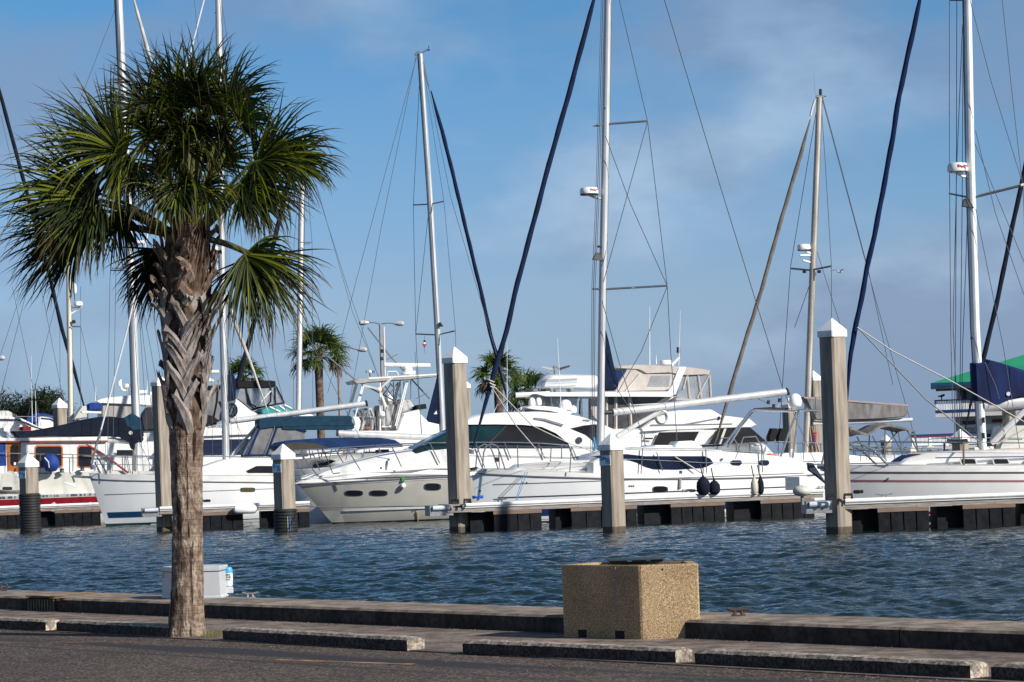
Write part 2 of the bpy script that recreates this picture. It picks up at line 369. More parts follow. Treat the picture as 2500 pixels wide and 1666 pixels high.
# ================================================================ quay, pavement, asphalt (quay-aligned frame)
QA=math.atan2(-.794,.607); QO=G(1250,1543,.5)
qd=Vector((.607,-.794,0)); qn=Vector((.794,.607,0))
def Q(px,py,z):
    p=G(px,py,z)-QO; return (p.dot(qd),p.dot(qn))
def qobj(o): o.location=(QO.x,QO.y,0); o.rotation_euler=(0,0,QA); return o
yb=Q(1250,1479,.75)[1]; yc=Q(1250,1604,.5)[1]
def groundmat(name,c,c2,sc1,sc2,big,bump,streak=None,speck=None):
    m=bpy.data.materials.new(name); m.use_nodes=True; nt=m.node_tree; b=nt.nodes['Principled BSDF']; b.inputs['Roughness'].default_value=.9; b.inputs['Specular IOR Level'].default_value=.25
    L=nt.links; tc=nt.nodes.new('ShaderNodeTexCoord')
    def noi(s,d=4,vec=None,r=.6):
        n=nt.nodes.new('ShaderNodeTexNoise'); n.inputs['Scale'].default_value=s; n.inputs['Detail'].default_value=d; n.inputs['Roughness'].default_value=r; L.new(vec or tc.outputs['Object'],n.inputs[0]); return n.outputs[0]
    def rp(x,els):
        r=nt.nodes.new('ShaderNodeValToRGB'); L.new(x,r.inputs[0]); e=r.color_ramp.elements
        while len(e)<len(els): e.new(.5)
        for k,(p,cc) in zip(e,els): k.position=p; k.color=(*cc,1)
        return r.outputs[0]
    def mx(t,f,a,bb):
        n=nt.nodes.new('ShaderNodeMix'); n.data_type='RGBA'; n.blend_type=t
        for i,x in ((0,f),(6,a),(7,bb)):
            if isinstance(x,(int,float)): n.inputs[i].default_value=x
            elif isinstance(x,tuple): n.inputs[i].default_value=(*x,1)
            else: L.new(x,n.inputs[i])
        return n.outputs[2]
    g=noi(sc1,3); cc=rp(g,[(.40,c2),(.60,c)])
    cc=mx('MULTIPLY',1.,cc,rp(noi(sc2,2),[(.38,(.62,.62,.62)),(.62,(1.3,1.3,1.3))]))
    cc=mx('MULTIPLY',1.,cc,rp(noi(big,4),[(.35,(.8,.79,.78)),(.65,(1.12,1.12,1.12))]))
    if speck:
        v=nt.nodes.new('ShaderNodeTexVoronoi'); v.inputs['Scale'].default_value=speck[0]; L.new(tc.outputs['Object'],v.inputs[0])
        cc=mx('MIX',rp(v.outputs['Distance'],[(.05,(1,1,1)),(.22,(0,0,0))]),cc,speck[1])
    if streak:
        sp=nt.nodes.new('ShaderNodeSeparateXYZ'); L.new(tc.outputs['Object'],sp.inputs[0])
        mp=nt.nodes.new('ShaderNodeMapping'); mp.inputs['Scale'].default_value=(.16,1,1); L.new(tc.outputs['Object'],mp.inputs[0])
        wob=noi(1.1,3,mp.outputs[0])
        for (y0,hw,sx,cs,amt) in streak:
            a=nt.nodes.new('ShaderNodeMath'); a.operation='SUBTRACT'; L.new(sp.outputs[1],a.inputs[0]); a.inputs[1].default_value=y0
            wm=nt.nodes.new('ShaderNodeMath'); wm.operation='MULTIPLY_ADD'; L.new(wob,wm.inputs[0]); wm.inputs[1].default_value=.9*hw*4; wm.inputs[2].default_value=-.45*hw*4
            d=nt.nodes.new('ShaderNodeMath'); d.operation='ADD'; L.new(a.outputs[0],d.inputs[0]); L.new(wm.outputs[0],d.inputs[1])
            ab=nt.nodes.new('ShaderNodeMath'); ab.operation='ABSOLUTE'; L.new(d.outputs[0],ab.inputs[0])
            f=rp(ab.outputs[0],[(hw*.45,(1,1,1)),(hw,(0,0,0))])
            k=rp(noi(sx,3,mp.outputs[0]),[(.42,(0,0,0)),(.55,(1,1,1))])
            ff=mx('MULTIPLY',1.,f,k); ff=mx('MULTIPLY',1.,ff,(amt,amt,amt))
            cc=mx('MIX',ff,cc,cs)
    L.new(cc,b.inputs['Base Color'])
    bp=nt.nodes.new('ShaderNodeBump'); bp.inputs['Distance'].default_value=bump; bp.inputs['Strength'].default_value=1; L.new(noi(sc1*.7,3),bp.inputs['Height']); L.new(bp.outputs[0],b.inputs['Normal'])
    return m
asph=groundmat('asphalt aggregate',(.125,.094,.076),(.018,.0145,.013),22,9,.35,.005,
   streak=[(yc-1.15,.42,.8,(.022,.022,.025),.9),(yc-2.0,.10,.6,(.02,.02,.022),.7)],speck=(13,(.36,.31,.26)))
pave=groundmat('pavement concrete',(.185,.145,.122),(.125,.098,.082),20,3,.5,.002,streak=[(yc+.2,.2,1.2,(.06,.05,.045),.7),(-.12,.16,1.5,(.07,.055,.045),.8)])
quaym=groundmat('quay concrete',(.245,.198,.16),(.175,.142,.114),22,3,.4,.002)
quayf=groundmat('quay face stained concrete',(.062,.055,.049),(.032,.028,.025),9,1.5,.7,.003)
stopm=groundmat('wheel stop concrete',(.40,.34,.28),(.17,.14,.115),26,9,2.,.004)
stopf=groundmat('shade painted wheel stop face',(.085,.072,.062),(.025,.021,.019),26,9,2.,.003)  # darker copy of the stop concrete: shade of the front faces painted into colour
aggm=groundmat('exposed pea gravel',(.50,.365,.215),(.20,.13,.065),95,60,1.6,.003,speck=(60,(.66,.52,.34)))
o=MB().add([(-400,yc-300,.5),(400,yc-300,.5),(400,yc+.02,.5),(-400,yc+.02,.5)],[(0,1,2,3)]).build('asphalt_road',asph); qobj(o); tag(o,kind='structure')
o=MB().box(-400,400,yc,.02,.1,.515).build('pavement',pave,smooth=0); qobj(o); tag(o,kind='structure')
# quay block in cast lengths with joints
m=MB(); xs=[-400,-32,-25.4,-18.8,-12.1,-5.6,1.2,7.6,14.2,400]
gx=Q(70+15,1490,.5)[0]; 
for a,b in zip(xs,xs[1:]):
    m.loft([[(a+.006,.0,.0),(b-.006,0,.0)],[(a+.006,.0,.72),(b-.006,0,.72)],[(a+.006,.035,.752),(b-.006,.035,.752)],[(a+.006,yb-.03,.752),(b-.006,yb-.03,.752)],[(a+.006,yb,.72),(b-.006,yb,.72)],[(a+.006,yb,-1.5),(b-.006,yb,-1.5)]],False,False)
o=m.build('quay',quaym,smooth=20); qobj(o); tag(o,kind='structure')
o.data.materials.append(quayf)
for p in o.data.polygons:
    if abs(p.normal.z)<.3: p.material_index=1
# yellow worn paint lines and road paint
yel=M('worn yellow paint',(.55,.25,.04),.8,c2=(.26,.18,.11),scale=6,lo=.4,hi=.6)
def strip(name,pts,z,w,mat):
    a=[Q(x,y,z) for x,y in pts]; m=MB()
    for (x0,y0),(x1,y1) in zip(a,a[1:]):
        d=Vector((x1-x0,y1-y0)).normalized(); n=Vector((-d.y,d.x))*w/2
        m.add([(x0-n.x,y0-n.y,z),(x0+n.x,y0+n.y,z),(x1+n.x,y1+n.y,z),(x1-n.x,y1-n.y,z)],[(0,1,2,3)])
    o=m.build(name,mat); qobj(o); tag(o,kind='structure'); return o
strip('painted_line',[(55,1458.5),(230,1446.5)],.757,.26,yel); strip('painted_line',[(130,1461),(310,1448.5)],.757,.22,yel)
yel2=M('faded orange paint',(.36,.17,.055),.9,c2=(.13,.085,.055),scale=5,lo=.45,hi=.6)
strip('painted_line',[(675,1611),(1010,1622)],.504,.13,yel2); strip('painted_line',[(0,1570),(330,1567)],.504,.07,yel2)
# drain grate in the quay face
gxa,gxb=Q(68,1458,.75)[0],Q(126,1461,.75)[0]
t=thing('drain_grate','slotted metal drain grate set in the quay face between two yellow paint marks','drain grate',(QO.x,QO.y,0),QA)
MB().box(gxa,gxb,-.012,-.004,.50,.74).build('backing',M('drain dark',(.015,.015,.012),.9),t)
g=MB()
for i in range(10):
    x=gxa+(gxb-gxa)*(i+.5)/10; g.box(x-.02,x+.02,-.04,-.013,.5,.72)
g.build('slats',M('mossy grate',(.13,.125,.08),.8,c2=(.07,.07,.045),scale=10),t)
MB().box(gxa-.02,gxb+.02,-.05,.1,.753,.775).build('lid',rust,t)
for a in (55,128):
    xx=Q(a,1459,.75)[0]; o=MB().box(xx,xx+.42,-.006,.03,.70,.757).build('painted_mark',yel,t)
# wheel stops
def stop(a,b,label):
    p=G(*a,.5); q=G(*b,.5); L=(q-p).length; ang=math.atan2(q.y-p.y,q.x-p.x)
    t=[]; n=max(8,int(L/.12)); rings=[]
    rnd=random.Random(int(a[0]))
    prof=[(0,0),(-.0,.13),(.03,.165),(.24,.165),(.27,.13),(.27,0)]
    for i in range(n+1):
        x=L*i/n; e=.02 if i in (0,n) else 0
        rings.append([(x,y+rnd.uniform(-.006,.006),(z if z<.14 else z-e)+rnd.uniform(-.005,.005)+.512) for y,z in prof])
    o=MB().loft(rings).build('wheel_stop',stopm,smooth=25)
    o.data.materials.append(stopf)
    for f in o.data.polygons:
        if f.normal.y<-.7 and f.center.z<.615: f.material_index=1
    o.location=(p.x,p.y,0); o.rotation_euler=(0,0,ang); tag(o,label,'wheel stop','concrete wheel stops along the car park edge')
    return o
stop((-210,1527),(112,1542),'concrete wheel stop cut by the left edge of the photo')
stop((138,1542.5),(423,1558),'long concrete wheel stop with its chipped end against the palm trunk')
stop((544,1564.5),(995,1591),'concrete wheel stop just right of the palm, first beyond the patch of grass')
stop((1130,1598.5),(1650,1621.5),'concrete wheel stop lying in front of the pebbled planter')
stop((1697,1625),(2369,1660),'long concrete wheel stop right of the planter, in front of the rusty cleat')
stop((2421,1662),(2900,1686),'concrete wheel stop cut by the right edge of the photo')
# grass tuft by the palm
m=MB(); 
for i in range(900):
    x=U(495,545) if R()<.75 else U(405,495); y=U(1549,1557); p=G(x,y,.505)
    a=U(0,6.28); h=U(.02,.07); d=Vector((math.cos(a),math.sin(a),0)); 
    m.add([p-d*.006,p+d*.006,p+Vector((U(-.03,.03),U(-.03,.03),h))],[(0,1,2)])
tag(m.build('grass',M('grass',(.10,.12,.03),.8,c2=(.16,.13,.05),scale=9),smooth=0),'sparse short grass around the foot of the palm','grass',kind='stuff')
# fallen debris of pea gravel along the kerb
m=MB(); rnd=random.Random(5)
for i in range(900):
    x=rnd.uniform(-22,12); y=abs(rnd.gauss(0,.12))*-1-.01 if rnd.random()<.6 else yc-abs(rnd.gauss(0,.5)); z=.515 if y>yc else .5; s=rnd.uniform(.004,.011)
    m.add([(x-s,y-s,z),(x+s,y-s,z),(x+s*.6,y+s,z),(x-s,y+s*.8,z),(x,y,z+s)],[(0,1,4),(1,2,4),(2,3,4),(3,0,4)])
o=m.build('gravel',M('loose gravel',(.20,.165,.13),.9,c2=(.07,.06,.05),scale=9),smooth=0); qobj(o); tag(o,'loose grit and pebbles scattered along the kerbs','gravel',kind='stuff')
# ================================================================ planter
def planter():
    a=G(1376,1559,.512); b=G(1569,1565,.512); c=G(1714,1560.5,.512)
    a=Vector((a.x,39.75,.51)); b=Vector((b.x,38.62,.51)); c=Vector((c.x,38.60,.51))
    d=Vector((c.x-.02,c.y+.95,.51)); e=Vector((a.x+.45,a.y+.55,.51)); poly=[a,b,c,d,e]
    z1=1.475; cen=sum(poly,Vector())/5
    t=thing('planter','tall square planter of yellow pea gravel concrete standing on the pavement','planter',(cen.x,cen.y,.51))
    def rg(k,z,ch=.02):
        out=[]
        for i,p in enumerate(poly):
            pr=poly[i-1]; nx=poly[(i+1)%5]
            for q in (pr,nx):
                v=p+(q-p).normalized()*ch; w=(v-cen)*k; out.append((w.x,w.y,z-.51))
        return out
    body=MB().loft([rg(1,.515),rg(1,z1-.02),rg(.985,z1),rg(.84,z1),rg(.83,z1-.06)]).build('body',aggm,t,smooth=6)
    # forklift pockets in the foot of the left face: dark boxes let in
    la=a-cen; lb=b-cen; dr=(lb-la).normalized(); nn=Vector((dr.y,-dr.x,0)); L=(lb-la).length
    if nn.y>0: nn=-nn
    for f0,f1 in ((.20,.305),(.67,.785)):
        p=la+dr*L*f0; q=la+dr*L*f1; n1=nn*.004
        MB().loft([[(v.x,v.y,h) for h in (.008,.11)]+[(u.x,u.y,h) for h in (.11,.008)] for v,u in ((p+n1,q+n1),(p-nn*.05,q-nn*.05))]).build('lifting_slot',M('slot dark',(.012,.011,.01),.95),t)
    p=lb+(c-b)*.39; MB().lathe((p.x,p.y-.004,.905),[(.014,0),(.014,.02)],10,'y').build('drain_hole',M('slot dark',(0,0,0)),t)
    p=la+dr*L*.71+nn*.003; MB().loft([[(p.x-.006,p.y,.2),(p.x+.006,p.y,.2),(p.x+.006,p.y+.004,.2)],[(p.x-.012,p.y,.94),(p.x+.004,p.y,.94),(p.x+.004,p.y+.004,.94)]]).build('drip_stain',M('stain grey',(.24,.24,.22),.8),t)
    MB().loft([rg(.832,z1-.07),rg(.832,z1-.03)]).build('soil',M('soil',(.05,.035,.025),.95,bump=.02),t)
    # dark plastic tray resting on the rim
    p=P(1552,1377,39.9); q=thing('black_tray','low dark slatted tray lying on top of the pebbled planter','tray',(p.x,p.y,1.477))
    m=MB().bbox(-.38,.38,-.25,.25,.028,.05,.01).build('tray_top',M('dark slate plastic',(.03,.04,.05),.5),q)
    m=MB()
    for x0,x1 in ((-.36,-.12),(-.05,.13),(.2,.36)): m.box(x0,x1,-.22,.2,0,.03)
    m.build('feet',blk,q)
planter()
# ================================================================ cleats, ring, dock box
def cleat(px,py,z,s,label,mat,ang,grp='mooring cleats on the quay'):
    p=G(px,py,z); t=thing('mooring_cleat',label,'cleat',(p.x,p.y,z),ang,grp)
    MB().tube([(-s*.5,0,s*.34),(-s*.42,0,s*.30),(-s*.2,0,s*.25),(s*.2,0,s*.25),(s*.42,0,s*.30),(s*.5,0,s*.34)],[s*.05,s*.075,s*.07,s*.07,s*.075,s*.05],8).build('horn',mat,t)
    m=MB()
    for x in (-.15,.15): m.tube([(s*x*1.35,0,0),(s*x,0,s*.1),(s*x,0,s*.24)],[s*.13,s*.075,s*.07],8)
    m.bbox(-s*.32,s*.32,-s*.14,s*.14,0,s*.05,.01); m.build('base',mat,t); return t
cleat(611,1460,.754,.27,'grey galvanised cleat on the quay beside the dock box',galv,-.1)
cleat(1803,1504,.754,.30,'rusty double horned cleat on the quay right of the planter',rust,-.1)
p=G(10,1443,.754); t=thing('mooring_ring','small rusty ring standing on the quay at the left edge of the photo','mooring ring',(p.x,p.y,.754))
MB().tube([(.065*math.cos(a),0,.075+.065*math.sin(a)) for a in [i*math.pi/10 for i in range(21)]],.02,8,cap=False).build('ring',rust,t)
MB().bbox(-.05,.05,-.05,.05,0,.02,.005).build('base_plate',rust,t)
def dockbox():
    a=G(552,1459,.754); b=G(384,1462,.754)   # right and left ends of the foot
    L=a.x-b.x; cy=49.9; cx=colX(468,cy,.75); L=168*cy/F
    k=Vector((a.x-.0,cy,.754)); t=thing('dock_box','pale grey fibreglass dock box standing on the quay behind the palm trunk','dock box',(cx,cy,.752),math.radians(-3))
    w=L/2*1.0; 
    # footprint with left end turned away
    fp=[(-w,.45),(-w*.42,-.22),(w*.93,-.30),(w*.96,.55),(-w*.7,.9)]
    def rg(k,z): return [(x*k,y*k,z*1.12) for x,y in fp]
    MB().loft([rg(1.03,0),rg(1.03,.02),rg(.985,.04),rg(.965,.40)]).build('box',boxg,t,smooth=20)
    MB().loft([rg(.975,.392),rg(.975,.41)]).build('lid_gasket',kmat,t)
    lid=MB().loft([rg(.985,.405),rg(.99,.455),rg(.97,.47),rg(.6,.482)]).build('lid',boxg,t,smooth=20)
    MB().box(.06,.085,-.315,-.285,.31,.43).build('latch',galv,lid)
    MB().tube([(.05,-.31,.34),(.05,-.315,.25),(.08,-.315,.23),(.11,-.315,.25),(.11,-.31,.33)],.008,6).build('hasp',galv,t)
    for z in (.36,.41): MB().lathe((-w*.98,.36,z),[(.022,-.03),(.022,.03)],8,'x').build('hinge',white,t)
    # white tank strapped behind the right end
    q=P(563,1428,46.2); s=thing('sticker_covered_canister','white canister with blue top and sticker at the right end of the dock box','canister',(colX(559.5,50.3,.75),50.3,.752+.15))
    h=.335; MB().lathe((0,0,0),[(.04,0),(.067,.02),(.07,.06),(.07,h-.05),(.055,h-.01),(.025,h)],20).build('shell',M('canister white',(.66,.70,.76),.4),s)
    MB().lathe((0,0,0),[(.0715,h-.10),(.0715,h-.05),(.057,h-.009),(.026,h+.002)],20).build('blue_band',M('sky blue',(.06,.38,.70),.4),s)
    st=MB().lathe((0,0,0),[(.0718,.10),(.0718,.225)],24); st.f=st.f[:-2]
    st.build('sticker',white,s)
    for i,l in enumerate(('JESUS','LOVES','YOU')): text('lettering',l,.038,kmat,s,(-.0,-.074,.205-i*.04),ext=.001,bold=True)
    MB().bbox(-.07,.07,-.07,.07,-.1,.0,.01).build('bracket',boxg,s)
dockbox()
# ================================================================ piles
def pile(px,ybase,ytop,w,Y=None,label='',sign=None,sleeve=None,z0=-.6,name='dock_pile',grp='square concrete dock piles',th=40,rope=None):
    h=PY-.036*(px-CX)
    if Y is None: Y=ZC*F/(ybase-h)
    X=colX(px,Y); t=thing(name,label,'dock pile',(X,Y,0),math.radians(th),grp)
    s=w*Y/F/1.41/2     # half side from projected width
    capw=s*1.10; ztop=ZC+(h-ytop)*Y/F; ch=s*1.25; cb=s*.62
    n=14; ze=ztop-ch-cb
    c=.06*s/.33
    def sq(r,z,c=c): 
        return [(-r+c,-r,z),(r-c,-r,z),(r,-r+c,z),(r,r-c,z),(r-c,r,z),(-r+c,r,z),(-r,r-c,z),(-r,-r+c,z)]
    MB().loft([sq(s,z0+(ze+.05-z0)*i/n) for i in range(n+1)]).build('shaft',conc,t,smooth=20)
    MB().loft([sq(s*1.006,-.5),sq(s*1.006,.16),sq(s*1.004,.2)]).build('tide_stain',M('tide stain',(.09,.065,.045),.7,c2=(.05,.04,.03),scale=5),t,smooth=20)
    cap=MB().loft([sq(capw,ze,c*.6),sq(capw,ze+cb,c*.6),sq(capw*.94,ze+cb+.03,c*.5),sq(.02,ztop,.005)]).build('cap',capm,t,smooth=20)
    m=MB()
    for f in (-.4,.4):
        for z in (ze+cb*.25,): 
            m.lathe((f*s,-capw-.008,z),[(.018,0),(.018,.012)],6,'y'); m.lathe((-capw-.008,f*s,z),[(.018,0),(.018,.012)],6,'x')
    m.build('bolts',gst,cap)
    if sign:
        y0=ze-.18-.36; g=MB().box(-s-.016,-s-.004,-s*.9,s*.9,y0,y0+.36).build('sign',signb,t)
        rz=(math.pi/2,0,-math.pi/2)
        text('lettering',sign[0],.21,signk,g,(-s-.020,s*.46,y0+.25),rz,sx=.8,bold=True); text('lettering',sign[1],.21,signk,g,(-s-.020,-s*.50,y0+.12),rz,sx=.8,bold=True)
        MB().lathe((-s-.018,-.03,y0+.26),[(.045,-.004),(.045,.004)],4,'x').build('emblem',signk,g)
        MB().box(-s-.020,-s-.0165,-s*.75,-s*.2,y0+.22,y0+.25).build('arrow_mark',signk,g)
    if sleeve:
        zs=ZC+(h-sleeve)*Y/F; m=[]; k=int((zs+.4)/.13); pr=[(s*1.25,-.4)]
        for i in range(k):
            z=-.4+(zs+.4)*i/k; d=(zs+.4)/k; pr+=[(s*1.33,z+d*.05),(s*1.45,z+d*.2),(s*1.45,z+d*.7),(s*1.33,z+d*.85)]
        pr+=[(s*1.33,zs),(s*1.2,zs+.01)]
        MB().lathe((0,0,0),pr,28).build('corrugated_sleeve',rub,t,smooth=30)
    if rope:
        for dx,mt in ((.25,M('blue yellow rope',(.25,.4,.15),.7)),(.45,M('blue rope',(.02,.12,.6),.7))):
            a=-math.radians(th)-1.57+dx; r=s*1.47; m.f if 0 else None
            MB().tube([(r*math.cos(a),r*math.sin(a),zs) for zs in (.62,.3,0,-.2)],.02,5).build('hanging_rope',mt,t)
    return t
pile(1125,1298,847,60,label='tall concrete pile at the near end of the middle finger pier')
pile(2049,1301,777,69,label='tallest concrete pile, nearest one, at the end of the right finger pier')
pile(402,1297,915,42,label='tall slim concrete pile half hidden behind the left of the palm trunk')
pile(75,1297,1107,51,label='short pile at the far left with a black corrugated sleeve',sign=('71','72'),sleeve=1205)
pile(698,1297,1084,57,label='short sleeved pile just right of the palm with a blue number sign',sign=('72','71A'),sleeve=1243,rope=1)
pile(1500,1299,1058,62,label='short unsleeved pile with a blue number sign before the middle finger pier',sign=('72A','71B'))
far='far concrete piles standing among the boats'
pile(155,0,972,37,Y=190,label='far pile with white cap left of the peeling mast at the left',grp=far)
pile(1141,0,925,34,Y=215,label='far pile showing just behind the tall middle pile',grp=far)
pile(1995,0,905,37,Y=200,label='far pile with algae on its cap left of the tallest pile',grp=far)
pile(1933,0,972,36,Y=190,label='far pile behind the satellite dome of the stern arch',grp=far)
pile(958,0,960,28,Y=205,label='far pile cap seen through the fishing tower',grp=far)
pile(2166,0,1062,28,Y=230,label='small far pile cap right of the tallest pile under the grey awning',grp=far)
pile(2349,0,1048,44,Y=150,label='pile with wide white cap just left of the right mast foot',grp=far)
pile(2470,0,930,36,Y=150,label='far pile behind the blue sail cover at the right edge',grp=far)
# ================================================================ finger piers
def pier(px0,px1,Y0,ang,label,floats,z1=1.08,gap0=0,bump_=None,cl=(),wd=1.5,rail0=None):
    fr=Fr(px0,Y0,ang); t=fr.thing('finger_pier',label,'finger pier','floating finger piers'); 
    x1=fr.loc(px1,1240,0).x
    MB().box(0,x1,.02,wd-.02,z1-.08,z1-.005).build('deck',wood,t,smooth=0)
    m=MB(); x=0.
    while x<x1: 
        e=min(x+2.6,x1); m.box(x+.004,e-.004,-.03,.05,z1-.32,z1-.13); m.box(x+.004,e-.004,wd-.05,wd+.03,z1-.32,z1-.13); x=e
    m.build('side_beam',wood,t,smooth=0)
    xr=rail0 if rail0 is not None else 0
    MB().tube([(xr,-.06,z1-.05),(x1,-.06,z1-.05)],.075,10).build('rub_rail',white,t)
    MB().tube([(xr,-.05,z1-.145),(x1,-.05,z1-.145)],.028,8).build('rub_rail',white,t)
    for a,b in floats:
        xa0=fr.loc(a,1270,0).x; xb=fr.loc(b,1270,0).x; xa=xa0+(xb-xa0)*.30; m=MB(); k=max(2,int((xb-xa)/.42)); d=(xb-xa)/k
        for i in range(k):
            m.loft([[(xa+i*d+.02+e,-.0+e2,z1-.36),(xa+(i+1)*d-.02-e,0+e2,z1-.36),(xa+(i+1)*d-.02-e,wd-e2,z1-.36),(xa+i*d+.02+e,wd-e2,z1-.36)] if z==0 else
                    [(xa+i*d+.02+e,-.0+e2,-.4),(xa+(i+1)*d-.02-e,0+e2,-.4),(xa+(i+1)*d-.02-e,wd-e2,-.4),(xa+i*d+.02+e,wd-e2,-.4)] for z,e,e2 in ((0,0,.0),(1,.02,.03))])
        m.box(xa,xb,.05,wd-.06,-.4,z1-.37); m.box(xa0,xa-.002,.42,wd-.06,-.4,z1-.37)
        m.build('float',floatm,t,smooth=20)
        MB().box(xa,xb,-.02,.04,z1-.46,z1-.33).build('float_board',woodr,t,smooth=0)
    if bump_:
        xa=fr.loc(bump_[0],1230,0).x; xb=fr.loc(bump_[1],1230,0).x
        g=MB().box(xa,xb,.0,.9,z1-.42,z1-.02).build('end_frame',galv,t,smooth=0)
        MB().tube([(xa+.1,-.03,z1-.12),(xb-.15,-.03,z1-.12)],.09,10).build('end_bumper',M('bluish bumper',(.55,.60,.68),.4),t)
    for c in cl:
        x=fr.loc(c,1225,0).x; q=MB().tube([(x-.28,.2,z1+.13),(x-.1,.2,z1+.10),(x+.1,.2,z1+.10),(x+.28,.2,z1+.13)],.022,6)
        q.tube([(x-.07,.2,z1),(x-.07,.2,z1+.1)],.022,6); q.tube([(x+.07,.2,z1),(x+.07,.2,z1+.1)],.022,6); q.build('cleat',galv,t)
    return fr,t
f1,t1=pier(1093,2010,114.3,14,'middle finger pier running right from the tall pile under the white sailboat',[(1154,1323),(1363,1468),(1480,1556),(1581,1771),(1801,1990)],bump_=(1049,1106),cl=(1224,),rail0=.6)
f2,t2=pier(2046,2720,96.6,5,'right finger pier on black floats in front of the nearest sailboat',[(2089,2269),(2296,2480),(2500,2700)],bump_=(1968,2036),cl=(2162,),rail0=.25)
f3,t3=pier(-160,246,155,10,'left finger pier below the red striped boat',[(-150,60),(85,246)],z1=1.12)
f4,t4=pier(392,756,133.5,10,'small finger pier behind the palm trunk with a white fender on it',[(440,594),(640,756)],z1=1.1,bump_=(347,394))
# pile collars
for fr,px in ((f1,1112),(f1,1142),(f2,2032),(f2,2072)):
    p=fr.loc(px,1228,.4); o=MB().tube([(p.x-.12,-.35,1.1),(p.x-.12,-.35,1.24),(p.x+.12,-.35,1.24),(p.x+.12,-.35,1.1)],.05,6).build('pile_roller',blk,fr.t)
# corner wheel on the right pier
p=f2.loc(1958,1199,0)
r=.29; m=MB(); 
rings=[]
for i in range(13):
    a=-math.pi/2+math.pi*i/12; rr=r*math.cos(a)**.75 if i not in (0,12) else .04; zz=.17*math.sin(a)
    rings.append([((rr+(.012 if k%2 else 0))*math.cos(2*math.pi*k/40),(rr+(.012 if k%2 else 0))*math.sin(2*math.pi*k/40),p.z+zz) for k in range(40)])
wl=m.loft(rings).build('corner_wheel',M('cream rubber',(.55,.53,.48),.5),f2.t,smooth=80); wl.location=(p.x,0,0)
MB().lathe((0,0,p.z-.45),[(.06,0),(.06,.3),(.03,.32),(.03,.64)],10).build('axle',galv,wl)
# mooring line from the sleeved pile to the pier
a=P(727,1237,126.4); b=P(1050,1236,115)
o=MB().tube([a,(a+b)/2-Vector((0,0,.03)),b],.022,5).build('mooring_line',wirel); tag(o,'taut white line from the sleeved pile to the middle pier end','mooring line')
# dock steps
def steps():
    p=f1.loc(1948,1240,.0); x=p.x; zt=f1.loc(1948,1163,0).z
    t=thing('dock_steps','white moulded boarding steps at the far end of the middle pier','dock steps',f1.O+f1.d*x+f1.n*-.3,f1.a+.6)
    a=1.08; m=MB().bbox(-.1,.42,-.35,.4,a,zt,.03); m.bbox(.43,.82,-.35,.4,a,a+(zt-a)*.62,.03); m.build('step_body',gel,t)
steps()
def fender(fr,px,py,off,h,r,mat,label,lean=0,name='fender',group='fenders hanging on the middle pier side'):
    p=fr.loc(px,py,off); t=thing(name,label,'fender',fr.O+fr.d*p.x-fr.n*p.y,fr.a,group)
    pr=[(.03,h*.5+.08),(.05,h*.5),(r*.55,h*.42),(r*.95,h*.2),(r,-.05*h),(r*.95,-h*.3),(r*.6,-h*.46),(.04,-h*.5)]
    m=MB().lathe((0,0,p.z),pr,16).build('body',mat,t); t.rotation_euler=(0,0,fr.a); return t,p
for px,py,h,r,mt,lb in ((1717,1187,.72,.27,navyd,'fat navy teardrop fender, left of the pair by the white sailboat'),(1744,1191,.56,.23,navyd,'shorter navy fender, right of the pair by the white sailboat'),
   (1842,1188,.66,.15,M('beige fender',(.5,.46,.38),.6),'beige fender hanging beside a navy one near the stern'),(1857,1187,.66,.13,navyd,'thin navy fender beside the beige one near the stern')):
    t,p=fender(f1,px,py,.12,h,r,mt,lb); z=p.z+h*.5; MB().tube([(0,0,z),(-.06,-.02,z+.22),(-.1,0,z+.5)],.025,5).build('lanyard',blk,t)
p=f4.loc(599,1244,.25); t=thing('fender','white sausage fender lying along the small pier right of the palm','fender',f4.O+f4.d*p.x+f4.n*.28,f4.a)
MB().lathe((0,0,p.z),[(.05,-.53),(.15,-.48),(.2,-.38),(.2,.38),(.15,.48),(.05,.53)],16,'x').build('body',white,t)
def coil(fr,px,py,off,w,mat,label,n=5,h=.2,cat='rope coil'):
    p=fr.loc(px,py,off); o=MB()
    pts=[]
    rnd=random.Random(px)
    for i in range(n*14):
        a=i*2*math.pi/14; k=w/2*rnd.uniform(.6,1); pts.append((k*math.cos(a),.5*k*math.sin(a),.04+h*rnd.random()*.5))
    o.tube(pts,.025,5); o=o.build('rope_coil',mat); o.location=fr.O+fr.d*p.x-fr.n*p.y+Vector((0,0,p.z)); tag(o,label,cat); return o
coil(f1,1682,1204,-.4,.55,wirel,'pale rope coil heaped on the middle pier left of the navy fenders')
coil(f1,1167,1220,-.4,.45,M('bright blue rope',(.01,.10,.45),.7),'bright blue rope heap on the middle pier beside the tall pile')
coil(f4,505,1228,-.2,.35,blk,'black rope heap on the small pier right of the palm')
coil(f2,2096,1208,-.3,.35,blk,'black hose coil on the right pier beside the tallest pile')
